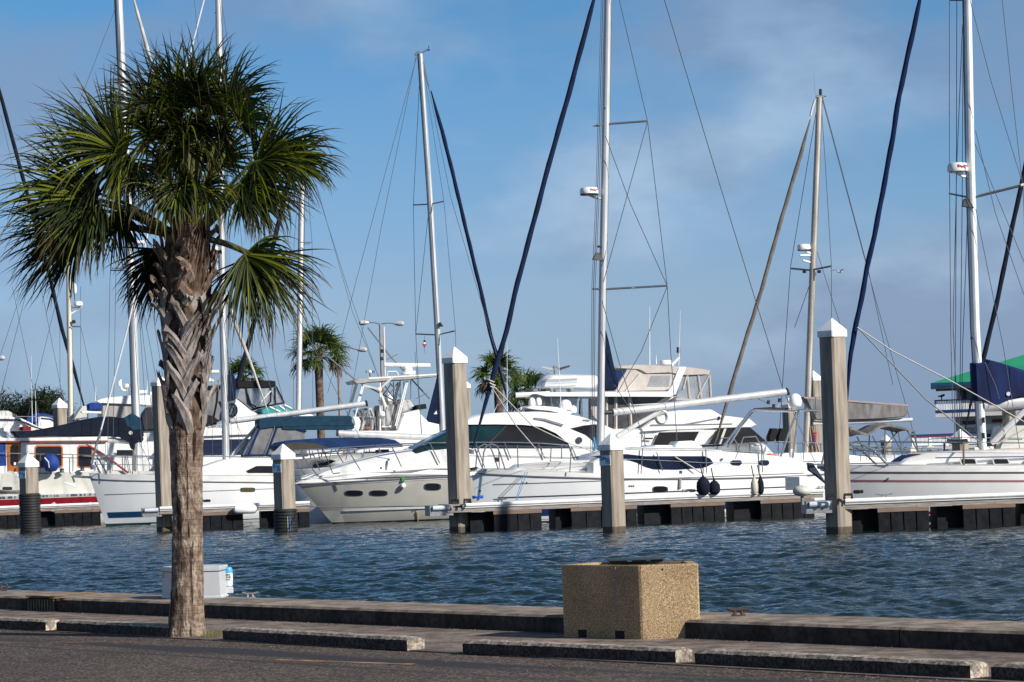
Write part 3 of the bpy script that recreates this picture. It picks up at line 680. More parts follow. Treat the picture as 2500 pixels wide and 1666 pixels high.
# ================================================================ palms
def leafmat(name,c1,c2,c3,tip):
    m=bpy.data.materials.new(name); m.use_nodes=True; nt=m.node_tree; b=nt.nodes['Principled BSDF']; L=nt.links
    a=nt.nodes.new('ShaderNodeAttribute'); a.attribute_name='leaf'; s=nt.nodes.new('ShaderNodeSeparateColor'); L.new(a.outputs['Color'],s.inputs[0])
    r=nt.nodes.new('ShaderNodeValToRGB'); e=r.color_ramp.elements; e.new(.5)
    for k,(p,c) in zip(e,((0,c1),(.6,c2),(1,c3))): k.position=p; k.color=(*c,1)
    L.new(s.outputs[0],r.inputs[0])
    r2=nt.nodes.new('ShaderNodeValToRGB'); r2.color_ramp.elements[0].position=.72; r2.color_ramp.elements[1].position=1.; L.new(s.outputs[1],r2.inputs[0])
    mu=nt.nodes.new('ShaderNodeMath'); mu.operation='MULTIPLY'; L.new(r2.outputs[0],mu.inputs[0]); L.new(s.outputs[2],mu.inputs[1])
    mx=nt.nodes.new('ShaderNodeMix'); mx.data_type='RGBA'; L.new(mu.outputs[0],mx.inputs[0]); L.new(r.outputs[0],mx.inputs[6]); mx.inputs[7].default_value=(*tip,1)
    L.new(mx.outputs[2],b.inputs['Base Color']); b.inputs['Roughness'].default_value=.5; b.inputs['Specular IOR Level'].default_value=.2
    tr=nt.nodes.new('ShaderNodeBsdfTranslucent'); L.new(mx.outputs[2],tr.inputs[0]); ms=nt.nodes.new('ShaderNodeMixShader'); ms.inputs[0].default_value=.3
    out=nt.nodes['Material Output']; L.new(b.outputs[0],ms.inputs[1]); L.new(tr.outputs[0],ms.inputs[2]); L.new(ms.outputs[0],out.inputs[0])
    return m
leafm=leafmat('palm leaf',(.003,.007,.0015),(.010,.022,.002),(.12,.14,.006),(.17,.085,.03))
leafb=leafmat('distant palm leaf',(.012,.030,.008),(.045,.085,.016),(.14,.17,.03),(.16,.10,.04))
deadm=leafmat('dead palm leaf',(.05,.035,.022),(.10,.07,.045),(.17,.125,.08),(.12,.08,.05))
petm=M('petiole',(.12,.13,.04),.5,c2=(.07,.075,.025),scale=4)
rl=random.Random(11)
class LF:
    def __init__(s): s.v=[]; s.f=[]; s.c=[]
    def leaflet(s,base,d,n,L,w,segs,droop,hue,brown,curl):
        # V-folded blade bending under its own weight
        p=Vector(base); d=Vector(d).normalized(); st=L/segs; o=len(s.v); 
        side=d.cross(n); side=side.normalized() if side.length>1e-4 else Vector((1,0,0))
        for i in range(segs+1):
            t=i/segs; ww=w*(min(1,.35+t*2.2))*(1-t)**.75 if t<1 else 0
            up=side.cross(d).normalized()
            s.v+= [tuple(p+side*ww+up*ww*.35),tuple(p),tuple(p-side*ww+up*ww*.35)]
            s.c+= [(hue,t,brown)]*3
            if i<segs:
                b=o+i*3; s.f+=[(b,b+1,b+4,b+3),(b+1,b+2,b+5,b+4)]
            p=p+d*st; d=(d+Vector((0,0,-1))*droop*(.25+1.6*t*t)/segs*2+side*curl/segs).normalized()
            side=(side-d*side.dot(d)).normalized()
    def build(s,name,mat,parent):
        me=bpy.data.meshes.new(name); me.from_pydata(s.v,[],s.f); me.update()
        a=me.color_attributes.new('leaf','FLOAT_COLOR','POINT'); a.data.foreach_set('color',[x for c in s.c for x in (*c,1)])
        me.materials.append(mat); o=bpy.data.objects.new(name,me); col.objects.link(o); o.parent=parent; return o
def frond(lf,hub,ax,nr,L,n=50,spread=130,w=.02,segs=7,droop=.5,fold=.25,brown=.5,huem=.5,jit=.1,wind=(0,0,0)):
    ax=Vector(ax).normalized(); nr=Vector(nr); nr=(nr-ax*nr.dot(ax)).normalized(); b=nr.cross(ax).normalized(); hub=Vector(hub)
    for i in range(n):
        f=(i+.5)/n*2-1+rl.uniform(-.5,.5)/n; ph=math.radians(spread)*f
        d=ax*math.cos(ph)+b*math.sin(ph)+nr*(fold*abs(math.sin(ph))+rl.uniform(-jit,jit))+Vector(wind)
        l=L*(.80+.20*math.cos(ph*.8))*rl.uniform(.72,1.08)
        st=hub+ax*L*.12*math.cos(ph*.5)*(1-abs(f)*.8)
        dr=droop*rl.uniform(.5,1.9)
        if rl.random()<.10: dr*=3
        lf.leaflet(st,d,nr,l,w*rl.uniform(.8,1.2),segs,dr,min(1,max(0,rl.gauss(huem-.04,.26))),brown*(rl.random()**.6),rl.uniform(-.6,.6))
BP=G(457,1555,.5); PYd=BP.y; H0=3.0
pt=thing('palm_tree','big cabbage palm with ragged green fan leaves standing at the kerb on the left','palm tree',(BP.x,BP.y,.5))
bark=bpy.data.materials.new('palm bark'); bark.use_nodes=True
def barkmat(m):
    nt=m.node_tree; b=nt.nodes['Principled BSDF']; L=nt.links; b.inputs['Roughness'].default_value=.9; b.inputs['Specular IOR Level'].default_value=.2
    tc=nt.nodes.new('ShaderNodeTexCoord')
    def noi(s,st,d=5,dist=0):
        mp=nt.nodes.new('ShaderNodeMapping'); mp.inputs['Scale'].default_value=st; L.new(tc.outputs['Object'],mp.inputs[0])
        n=nt.nodes.new('ShaderNodeTexNoise'); n.inputs['Scale'].default_value=s; n.inputs['Detail'].default_value=d; n.inputs['Distortion'].default_value=dist; L.new(mp.outputs[0],n.inputs[0]); return n.outputs[0]
    def rp(x,els):
        r=nt.nodes.new('ShaderNodeValToRGB'); L.new(x,r.inputs[0]); e=r.color_ramp.elements
        while len(e)<len(els): e.new(.5)
        for k,(p,cc) in zip(e,els): k.position=p; k.color=(*cc,1)
        return r.outputs[0]
    def mul(a,bb):
        n=nt.nodes.new('ShaderNodeMix'); n.data_type='RGBA'; n.blend_type='MULTIPLY'; n.inputs[0].default_value=1; L.new(a,n.inputs[6]); L.new(bb,n.inputs[7]); return n.outputs[2]
    c=rp(noi(13,(1,1,.40)),[(.3,(.13,.09,.068)),(.5,(.22,.168,.132)),(.7,(.36,.30,.25))])
    ring=noi(9,(.25,.25,3.2),4,.6); c=mul(c,rp(ring,[(.36,(.68,.65,.62)),(.50,(1,1,1))]))
    crack=noi(13,(1,1,.10),3,.3); c=mul(c,rp(crack,[(.38,(.20,.17,.15)),(.43,(1,1,1))]))
    blot=noi(3.2,(1,1,.8),5); c=mul(c,rp(blot,[(.38,(.55,.52,.50)),(.5,(1,1,1))]))
    fine=noi(30,(1,1,.5),2); c=mul(c,rp(fine,[(.4,(.65,.63,.6)),(.55,(1.15,1.13,1.1))]))
    L.new(c,b.inputs['Base Color'])
    bp=nt.nodes.new('ShaderNodeBump'); bp.inputs['Distance'].default_value=.05; L.new(c,bp.inputs['Height']); L.new(bp.outputs[0],b.inputs['Normal'])
barkmat(bark)
def trunk(prof,mat,parent,N=40,step=.04,amp=.012,name='trunk'):
    # prof: (z, cx, r)
    z0,z1=prof[0][0],prof[-1][0]; rings=[]; k=int((z1-z0)/step)
    zz=[p[0] for p in prof]; xx=[p[1] for p in prof]; rr=[p[2] for p in prof]
    for i in range(k+1):
        z=z0+(z1-z0)*i/k; cx=float(np.interp(z,zz,xx)); r=float(np.interp(z,zz,rr)); ring=[]
        for j in range(N):
            a=2*math.pi*j/N; q=Vector((math.cos(a)*2.2,math.sin(a)*2.2,z*.8))
            g=mn.noise(q*1.5)*amp*1.5+mn.noise(Vector((math.cos(a)*6,math.sin(a)*6,z*1.2)))*amp+mn.noise(Vector((math.cos(a)*1,math.sin(a)*1,z*9)))*amp*.9
            ring.append((cx+(r+g)*math.cos(a),(r+g)*math.sin(a),z))
        rings.append(ring)
    return MB().loft(rings).build(name,mat,parent,smooth=60)
def pz(px,py):  # palm-plane px -> local
    p=P(px,py,PYd); return (p.x-BP.x,p.z-.5)
prof=[]
for (xa,xb,y) in ((408,502,1556),(411,500,1530),(415,498,1480),(419,496,1400),(421,494,1280),(418,494,1150),(414,497,1075),(414,496,1050),(412,500,950),(408,505,850),(402,512,760),(400,515,680),(402,512,610),(412,500,560),(430,480,520)):
    x0,z=pz(xa,y); x1,_=pz(xb,y); prof.append((z,(x0+x1)/2,(x1-x0)/2))
prof.sort(key=lambda p:p[0]); prof[0]=(-.05,prof[0][1],prof[0][2]+.02)
tr_=trunk(prof,bark,pt)
zz=[p[0] for p in prof]; xx=[p[1] for p in prof]; rr=[p[2] for p in prof]
bootm=M('weathered leaf base',(.30,.265,.245),.9,c2=(.12,.098,.086),scale=9,st=(1,1,.5),bump=.02,lo=.3,hi=.62,spec=.2)
bootd=M('brown leaf base',(.24,.175,.135),.9,c2=(.07,.045,.03),scale=7,st=(1,1,.5),bump=.02,spec=.2)
def boot(z,th,Lz,tw,w,flare,mat):
    rings=[]; n=9
    for i in range(n+1):
        t=i/n; zc=z+Lz*t*(1-.08*t); a=th+tw*t
        r=float(np.interp(zc,zz,rr))-.03+.055*min(1,t*4)+flare*t**2.2; cx=float(np.interp(zc,zz,xx))
        ww=w*(1.12-.30*t+.10*math.sin(t*5+z*17)); tk=.030*(1-.35*t)
        c=Vector((cx+r*math.cos(a),r*math.sin(a),zc)); tang=Vector((-math.sin(a),math.cos(a),0)); out=Vector((math.cos(a),math.sin(a),0))
        run=(tang*r*tw+Vector((0,0,Lz))).normalized(); wa=run.cross(out).normalized(); k=.012*math.sin(t*11+z*31)
        rings.append([tuple(c+wa*(ww/2+k)-out*.012),tuple(c+wa*ww*.28+out*tk),tuple(c-wa*ww*.05+out*tk*.75),tuple(c-wa*ww*.3+out*tk),tuple(c-wa*(ww/2-k)-out*.012),tuple(c-out*tk)])
    last=[Vector(p) for p in rings[-1]]; rings[-1]=[tuple(p+Vector((0,0,rl.uniform(-.06,.05)))) for p in last]
    return MB().loft(rings).build('leaf_base',mat,tr_,smooth=30)
fz=[p for p in prof if p[0]>pz(457,1062)[1] and p[0]<pz(457,545)[1]]
rg=[]
for k in range(70):
    z=fz[0][0]+(fz[-1][0]-fz[0][0])*k/69; cx=float(np.interp(z,zz,xx)); r=float(np.interp(z,zz,rr))+.012
    rg.append([(cx+(r+.02*mn.noise(Vector((math.cos(t_)*4,math.sin(t_)*4,z*5))))*math.cos(t_),(r+.02*mn.noise(Vector((math.cos(t_)*4,math.sin(t_)*4,z*5))))*math.sin(t_),z) for t_ in [2*math.pi*q/28 for q in range(28)]])
MB().loft(rg).build('fibre_matting',M('dark palm fibre',(.13,.085,.06),.95,c2=(.035,.022,.016),scale=14,st=(1,1,.35),bump=.01,spec=.1),tr_)
zb0=pz(457,1065)[1]; zb1=pz(457,590)[1]; lev=19
for i in range(lev):
    f=i/(lev-1); z=zb0+(zb1-zb0)*f; k=5
    for j in range(k):
        if len([1 for c in tr_.children])>=96: break
        th=(j+.5*(i%2))*2*math.pi/k+rl.uniform(-.08,.08); sgn=1 if i%2 else -1
        if f<.55: boot(z+rl.uniform(-.05,.05),th,rl.uniform(.62,.80),sgn*rl.uniform(.75,1.0),rl.uniform(.115,.145),rl.uniform(.03,.19),bootm)
        else: boot(z+rl.uniform(-.05,.05),th,rl.uniform(.28,.40),sgn*rl.uniform(.2,.5),rl.uniform(.13,.17),rl.uniform(.10,.19),bootd if f>.62 or rl.random()<.4 else bootm)
hx,hz=pz(456,555); heart=Vector((hx,0,hz))
SC=PYd/F  # metres per px
def fr_(px,py,dy,ang,el,L,n=52,spread=125,face=(0,-1,.35),droop=.5,hue=.5,brown=.5,wind=(0,0,0),w=.0215,fold=.34):
    x,z=pz(px,py); hub=Vector((x,dy,z))
    a=math.radians(ang); e=math.radians(el)
    ax=Vector((math.cos(a)*math.cos(e),math.sin(e),math.sin(a)*math.cos(e)))   # el>0: away from camera
    # petiole from heart
    m=MB(); b0=heart+Vector((hub.x-heart.x,hub.y-heart.y,0))*.1+Vector((0,0,-.15)); mid=(b0+hub)/2+Vector((0,0,.18*(hub-b0).length*.6)); pts=[]
    for i in range(9):
        t=i/8; pts.append(b0*(1-t)**2+mid*2*t*(1-t)+hub*t*t)
    pts.append(hub+ax*L*SC*.12)
    pet=m.tube(pts,[.045-.003*i for i in range(9)]+[.012],6)
    lf=LF(); frond(lf,hub,ax,face,L*SC,n,spread,w,8,droop,fold,brown,hue,.16,wind)
    o=lf.build('frond',leafm,pt); MB.build(pet,'stalk',petm,o)
# px, py of fan hub, depth, direction in the picture, tilt away, blade length
FR=[
 (505,340,-.6,85,-45,195,dict(droop=1.7,hue=.55,spread=120)),(450,400,.5,95,20,180,dict(droop=.7,hue=.2)),(520,400,.4,62,10,170,dict(droop=.8,hue=.25,spread=90)),(410,420,.4,118,10,160,dict(droop=.8,hue=.22,spread=90)),
 (460,255,.4,90,15,205,dict(droop=.4,hue=.3,spread=62)),(510,280,.2,72,5,200,dict(droop=.5,hue=.4,spread=80)),(415,285,.2,108,0,200,dict(droop=.5,hue=.35,spread=80)),
 (440,270,-.4,98,-25,175,dict(droop=1.3,hue=.55,spread=90)),(490,265,-.5,80,-30,175,dict(droop=1.4,hue=.62,spread=90)),
 (550,270,.0,54,0,165,dict(droop=.8,hue=.4,spread=80)),(585,310,-.2,30,-5,120,dict(droop=1.0,hue=.45,spread=85)),(372,280,0,124,0,160,dict(droop=.8,hue=.35,spread=80)),
 
 (470,380,-.8,92,-55,190,dict(droop=1.8,hue=.66,spread=150)),(560,350,-.8,65,-50,185,dict(droop=1.8,hue=.64,spread=150)),
 (385,350,-.7,110,-45,185,dict(droop=1.6,hue=.55,spread=130)),(440,330,-.6,95,-35,190,dict(droop=1.5,hue=.5,spread=110)),
 (295,372,-.1,157,-5,240,dict(droop=.42,hue=.42,spread=62)),(325,390,-.6,163,-25,240,dict(droop=.8,hue=.66,spread=85)),
 (335,405,-.5,255,-30,150,dict(droop=1.3,hue=.58,spread=85)),(325,395,-.3,225,-15,170,dict(droop=1.0,hue=.45,spread=80)),
 (250,475,.1,160,0,260,dict(droop=.5,hue=.42,spread=55)),(255,495,-.5,172,-20,270,dict(droop=.85,hue=.68,brown=.9,spread=70)),(235,510,.2,182,0,255,dict(droop=.5,hue=.4,brown=.8,spread=55)),
 (225,545,.4,200,5,240,dict(droop=.42,hue=.28,brown=.8,spread=48)),(210,560,.1,212,0,230,dict(droop=.5,hue=.35,brown=.8,spread=45)),(262,500,-.5,215,-20,225,dict(droop=1.0,hue=.62,brown=1,spread=65)),(255,505,-.3,240,-15,190,dict(droop=.9,hue=.5,brown=1,spread=60)),(292,515,-.2,280,-15,150,dict(droop=.9,hue=.42,brown=.9,spread=60)),
 (645,392,.1,19,0,200,dict(droop=.7,hue=.4,spread=70)),(625,405,-.5,10,-20,225,dict(droop=1.2,hue=.64,brown=.7,spread=85)),(700,400,-.1,-2,-5,140,dict(droop=1.2,hue=.5,brown=.8,spread=75)),
 (600,460,.2,-12,0,175,dict(droop=.9,hue=.38,spread=70)),(590,455,-.5,-30,-25,175,dict(droop=1.2,hue=.62,brown=.8,spread=90)),(590,470,.0,-45,0,130,dict(droop=.9,hue=.4,brown=.8,spread=70)),
 (606,618,.1,-46,0,235,dict(droop=.9,hue=.42,brown=.9,spread=60)),(600,618,-.3,-70,-15,240,dict(droop=.9,hue=.64,brown=.9,spread=60)),(602,620,.4,-98,10,175,dict(droop=.8,hue=.35,brown=.8,spread=60)),(604,614,-.1,-30,-10,150,dict(droop=1.6,hue=.5,brown=.8,spread=70)),
 (395,600,.7,222,10,170,dict(droop=.7,hue=.2,brown=.8,spread=50)),(400,610,.8,245,10,190,dict(droop=.6,hue=.2,brown=.8,spread=50)),
 (470,470,-.7,100,-50,135,dict(droop=2.2,hue=.6,brown=1,spread=150)),(430,480,-.7,222,-35,145,dict(droop=1.6,hue=.6,brown=1,spread=110)),(505,470,-.6,-48,-35,120,dict(droop=1.6,hue=.6,brown=1,spread=120)),(455,465,-.8,262,-30,120,dict(droop=1.4,hue=.66,brown=1,spread=110)),

]
for (x,y,dy,a,e,L,k) in FR: fr_(x,y,dy,a,e,L,**k)
# spear of new leaves in the heart + fibres
m=MB()
for i in range(16):
    a=rl.uniform(0,6.28); t=rl.uniform(.05,.5); h=heart+Vector((0,0,-.25)); m.tube([h+Vector((.16*math.cos(a),.16*math.sin(a),-.1)),h+Vector((.22*math.cos(a)*t*2,.22*math.sin(a)*t*2,.3)),h+Vector((.5*t*math.cos(a),.5*t*math.sin(a),.75))],[.045,.03,.01],6)
m.build('young_stalk',petm,pt)
# ---------------------------------------------------------------- distant palms
def farpalm(px,py,Y,R_,label,yb,tw,heads=18,seedv=1,skirt=True,lean=0,n=15):
    rl.seed(seedv); X=colX(px,Y,3); h=PY-.036*(px-CX); zt=ZC+(h-py)*Y/F; s=Y/F
    t=thing('palm_tree',label,'palm tree',(X,Y,.5),0,'distant fan palms')
    tz=zt-.5; prof=[(0,lean,tw*s*.5),(tz*.5,lean*.5,tw*s*.48),(tz*.86,0,tw*s*.5),(tz-.1,0,tw*s*.6)]
    MB().tube([(p[1],0,p[0]) for p in prof],[p[2] for p in prof],14).build('trunk',M('far palm trunk',(.16,.11,.085),.95,c2=(.05,.035,.028),scale=2.5,st=(1,1,1.5),bump=.06),t)
    ra=R_*s; 
    for i in range(heads):
        a=i*2.399+rl.uniform(-.3,.3); el=math.radians(78-118*(i/heads)**1.0+rl.uniform(-12,12)); d=Vector((math.cos(a)*math.cos(el),math.sin(a)*math.cos(el),math.sin(el)))
        hub=Vector((0,0,tz))+d*ra*.48; lf=LF()
        frond(lf,hub,(d+Vector((0,0,-.15))),Vector((0,0,1))+Vector((rl.uniform(-.4,.4),-.7,0)),ra*.60,n+8,105,.075,5,1.5,.2,.6,.55)
        pet=MB().tube([Vector((0,0,tz-.05)),hub*.5+Vector((0,0,tz*.5+.08)),hub],[.05,.04,.03],5)
        dead= el<math.radians(-22)
        o=lf.build('frond',deadm if dead and skirt else leafb,t); pet.build('stalk',petm,o)
    return t
farpalm(786,868,230,84,'distant palm tree left of the street lamp, with a dead hanging frond',0,20,30,3)
farpalm(1222,920,250,72,'distant palm tree behind the crossed navy sails',0,22,26,5,n=13)
farpalm(1296,968,265,74,'distant bushy palm tree right behind the motor yacht roof',0,24,28,9,n=13)
farpalm(602,925,235,62,'distant palm top behind the black bimini, right of the palm trunk',0,26,18,14,skirt=False)
# ---------------------------------------------------------------- dark shrubby tree at the far left
def bush(px0,px1,ytop,Y,label,seedv):
    rl.seed(seedv); X0,X1=colX(px0,Y,3),colX(px1,Y,3); h=PY-.036*((px0+px1)/2-CX); zt=ZC+(h-ytop)*Y/F
    cx=(X0+X1)/2; W=(X1-X0)/2; t=thing('broadleaf_tree',label,'tree',(cx,Y,.3))
    m=MB(); 
    for i in range(5):
        x=rl.uniform(-W*.5,W*.5); m.tube([(x*.3,0,0),(x*.7,0,zt*.4),(x,rl.uniform(-1,1),zt*.75)],[.25,.16,.06],6)
    m.build('trunk',M('dark bark',(.07,.055,.045),.9),t)
    lf=LF(); cl=[(rl.uniform(-W,W),rl.uniform(-3,3),rl.uniform(zt*.15,zt*.95),rl.uniform(.7,1.5)) for _ in range(120)]
    for (x,y,z,r) in cl:
        z=min(z,zt*(1-.28*(abs(x)/W)**2.2)-r*.5)
        for k in range(150):
            d=Vector((rl.gauss(0,1),rl.gauss(0,1),rl.gauss(0,1))).normalized(); p=Vector((x,y,z))+d*r*rl.uniform(.5,1.08)*Vector((1,1,.8)).length/1.6
            e=Vector((rl.gauss(0,1),rl.gauss(0,1),rl.gauss(0,1)+.3)).normalized()
            lf.leaflet(p,e,d,rl.uniform(.3,.6),.14,1,0,min(1,max(0,rl.gauss(.35,.2))),.1,0)
    lf.build('crown',leafb if 0 else bushm,t)
bushm=leafmat('dark broadleaf',(.010,.018,.007),(.022,.034,.012),(.05,.062,.02),(.06,.05,.03))
bush(-70,92,953,270,'dark bushy tree beyond the boats at the left edge',21)
bush(60,172,960,262,'dark bushy tree right beside the other one, left of the peeling mast',22)
# ================================================================ boats
def rotpt(x,y): return (x,y)
def mast(fr,pts,wpx,mat,name='mast'):
    Y=fr.O.y; r=wpx/2*Y/F*1.02; q=fr.L(pts); n=len(q)
    o=MB().tube(q,[r*(.86 if i==0 else 1) for i in range(n)],12,sy=1.25).build(name,mat,fr.t)
    # sail track
    MB().tube([p+Vector((-r*1.02,0,0)) if fr.tr<0 else p+Vector((r*1.02,0,0)) for p in q],r*.16,4).build('sail_track',steeld,o); return o
def furl(fr,pts,w,mat,name='furled_sail',wrap=None):
    q=fr.L(pts); n=40; a=[]; cum=[0]
    for u,v in zip(q,q[1:]): cum.append(cum[-1]+(v-u).length)
    for i in range(n+1):
        s=cum[-1]*i/n; k=max(j for j in range(len(q)-1) if cum[j]<=s+1e-6); f=(s-cum[k])/(cum[k+1]-cum[k]); a.append(q[k].lerp(q[k+1],f))
    rs=[w/2*(math.sin(math.pi*min(1,.12+.88*i/n*1.0))**.35 if 0 else (min(1,.25+i/n*5)*min(1,.3+(n-i)/n*7)))*(1+.06*math.sin(i*1.9)) for i in range(n+1)]
    a=[p+Vector((.006*math.sin(i*1.3),0,0)) for i,p in enumerate(a)]
    return MB().tube(a,rs,10).build(name,mat,fr.t,smooth=60)
def radar(fr,px0,px1,y0,y1,off,txt=None,band=None,brk=None,blackbase=False):
    p=fr.loc((px0+px1)/2,(y0+y1)/2,off); s=fr.O.y/F; R_=(px1-px0)/2*s; h=(y1-y0)*s
    o=MB().lathe((p.x,p.y,p.z-h/2),[(R_*.75,0),(R_*.98,h*.12),(R_,h*.3),(R_*.97,h*.65),(R_*.86,h*.9),(R_*.4,h)],24).build('radome',gel,fr.t,smooth=50)
    if blackbase: MB().lathe((p.x,p.y,p.z-h/2-.02),[(R_*.7,0),(R_*.97,.0),(R_*.99,h*.12)],20).build('radome_base',blk,o)
    if txt: text('lettering',txt,h*.40,redb if txt[0]=='R' else bstr,o,(p.x+R_*.36,p.y-R_*1.0,p.z+h*.08),ext=.006,bold=True,sx=.9)
    if brk:
        q=fr.loc(*brk,off*0); MB().tube([(p.x,p.y,p.z-h/2-.02),(p.x+(q.x-p.x)*.5,p.y*.5,p.z-h*.9),(q.x,q.y,q.z)],.05,6).build('bracket',gel,fr.t)
    return o
def dome(fr,px,ytop,ybot,wpx,off,name='satellite_dome'):
    a=fr.loc(px,ytop,off); b=fr.loc(px,ybot,off); r=wpx/2*fr.O.y/F; h=a.z-b.z
    return MB().lathe((b.x,b.y,b.z),[(r*.7,0),(r*.95,h*.1),(r,h*.25),(r,h*.5),(r*.85,h*.78),(r*.5,h*.95),(r*.1,h)],18).build(name,gel,fr.t,smooth=60)
def aerial(fr,x0,y0,x1,y1,off=0,r=.022,name='antenna',mat=None): return MB().tube(fr.L([(x0,y0,off),(x1,y1,off)]),[r,r*.4],5).build(name,mat or white,fr.t)
def both(fr,name,pts,w,r,mat,n=6):
    q=fr.L([(x,y,w) for x,y in pts]); MB().tube([(v.x,-v.y,v.z) for v in q],r,n).build(name,mat,fr.t); return MB().tube(q,r,n).build(name,mat,fr.t)
def awning(fr,name,edge,w,mat,th=.05,crown=.12,parent=None):
    """cloth top: edge polyline traced left->right at the near side"""
    q=[fr.loc(x,y,w) for x,y in edge]; rings=[]
    for v in q:
        r=[]
        for k in range(9): t=k/8*2-1; r.append((v.x,t*w,v.z+crown*(1-t*t)))
        for k in range(8,-1,-1): t=k/8*2-1; r.append((v.x,t*w,v.z+crown*(1-t*t)-th))
        rings.append(r)
    return MB().loft(rings).build(name,mat,parent or fr.t,smooth=50)
GS='sailboats moored in the marina'; GM='motor yachts moored in the marina'
# ---------------- A : white sloop left
A=Fr(223,150,10); A.tr=1; A.thing('sailboat','white sloop with slate blue waterline stripe, bow pointing left behind the palm trunk','sailboat',GS)
h=A.hull([(221,1170),(300,1174),(392,1175.5),(496,1177),(671,1179),(960,1180)],(259,1283),4.0,hullw,rs=-.4,zb=-.4)
h.band('antifouling',-.4,.13,grn); h.band('blue_stripe',.42,.70,bstr2,.02,.52); h.band('pin_stripe',.545*2.9,.545*2.9+.03,gst,.03,1.); h.rail('rub_rail',gst,.035)
h.band('bulwark',-.32,0,gel,0,1,out=.0,rel=True)
h.port(605,1196,30,9,mat=M('olive glass',(.10,.09,.04),.2),sq=5)
A.slab('deck',[(228,1163),(392,1155),(520,1150),(960,1150),(960,1178),(232,1172)],1.15,gel,.1)
A.slab('coachroof',[(455,1152),(496,1139),(540,1124),(566,1119),(660,1115),(800,1112),(930,1115),(935,1160),(455,1160)],1.25,gel,.12)
A.plate('cabin_window',[(499,1141),(526,1132.5),(604,1132.5),(582,1147)],1.2,bglass,both=True)
A.plate('cabin_window',[(601,1150),(626,1138),(720,1138),(735,1155),(606,1155)],1.28,dglass,both=True)
A.plate('window_strip',[(515,1142),(580,1141),(581,1143),(515,1144)],1.225,white)
mast(A,[(532,-60),(538,370),(544,800),(552,1124)],17,alu)
o=A.tube('boom',[(562,1029),(640,1019),(760,1004),(893,986)],.145,alu,12); A.tube('boom_end',[(892,986),(897,985)],.16,blk,10)
A.tube('boom_vang',[(566,1112),(632,1034)],.075,alu,8); A.tube('boom_strut',[(571,1112),(601,1079)],.05,alu,6)
A.tube('furler_foil',[(224,1134),(234,1090),(247,1050)],.06,steeld)
A.tube('forestay',[(223,1131),(246,1052),(312,800),(405,360),(498,0),(514,-60)],.045,M('bright foil',(.75,.75,.75),.3,.2))
A.tube('furler_drum',[(224,1136),(227,1146)],.12,steel,10)
for dx in (0,): MB().lathe((0,0,0),[(.01,0),(.01,.01)],4)
A.tube('bow_roller',[(178,1163),(236,1167)],.06,steeld,6)
# plough anchor
q=[A.loc(*p) for p in ((176,1162),(170,1175),(188,1190),(153,1180),(190,1192))]
m=MB(); m.tube([q[0],A.loc(182,1178)],.05,6); m.loft([[A.loc(153,1178,.2),A.loc(186,1190,0),A.loc(176,1180,0)],[A.loc(156,1180,-.2),A.loc(190,1192,0),A.loc(180,1180,-.05)]]); m.build('anchor',steeld,A.t)
both(A,'bow_rail',[(232,1150),(238,1112),(390,1114),(496,1114),(600,1116),(671,1117)],.75,.022,steel); both(A,'bow_rail',[(240,1134),(392,1136)],.8,.018,steel)
for x in (247,262,310,390,480,560,640): both(A,'stanchion',[(x,1113),(x+9,1156)],.85,.018,steel,4)
for a in ([(232,1128),(246,1156)],[(238,1115),(262,1156)]): both(A,'stanchion',a,.5,.025,steeld,4)
awning(A,'bimini',[(633,1027),(665,1022),(740,1020),(800,1019),(859,1019)],1.3,tealc,.42,.1)
awning(A,'bimini_flap',[(690,1036),(705,1038),(860,1038),(864,1036)],1.28,tealc,.22,.1)
A.slab('spray_hood',[(600,1112),(640,1034),(700,1040),(745,1052),(752,1112)],1.2,clearg,.1)
for a in ([(608,1110),(637,1036)],[(652,1110),(678,1040)],[(598,1112),(752,1112)],[(637,1034),(700,1040),(748,1054)]): both(A,'hood_frame',a,1.23,.055,bluec,5)
both(A,'bimini_frame',[(645,1110),(668,1050),(672,1030)],1.22,.04,steel,5)
for p in ([(541,500),(400,1150)],[(545,300),(535,700),(590,1120)],[(536,0),(600,700),(700,1110)],[(557,1000),(470,-60)],[(562,1000),(630,1150)]): A.wire([(x,y,.6) for x,y in p],'shroud',.012)
for x in (519,560,565): A.wire([(x-9,300,.25),(x,1115,.3)],'halyard',.010)
for p in ([(532,-60),(672,900),(735,1150)],[(525,30),(668,660),(905,1120)]): A.wire(p,'backstay',.014)
A.tube('halyard_coil',[(548,1042),(545,1055),(549,1074),(556,1072),(553,1050),(549,1040)],.09,M('tan rope',(.28,.2,.15),.8),6)
radar(A,506,529,579,588,.1,'Raymar',brk=(541,596)); dome(A,527,600,613,11,.1,'spotlight'); A.tube('mast_bracket',[(541,612),(528,616),(533,640),(541,650)],.06,gel)
both(A,'spreader',[(541,586),(548,590)],1.0,.03,steeld)
A.plate('sail_cover_end',[(557,915),(567,905),(576,930),(575,978),(556,980)],.15,navy,th=.3)
A.tube('life_ring_bracket',[(556,1015),(566,990),(571,1000),(566,1016)],.05,navy,6)
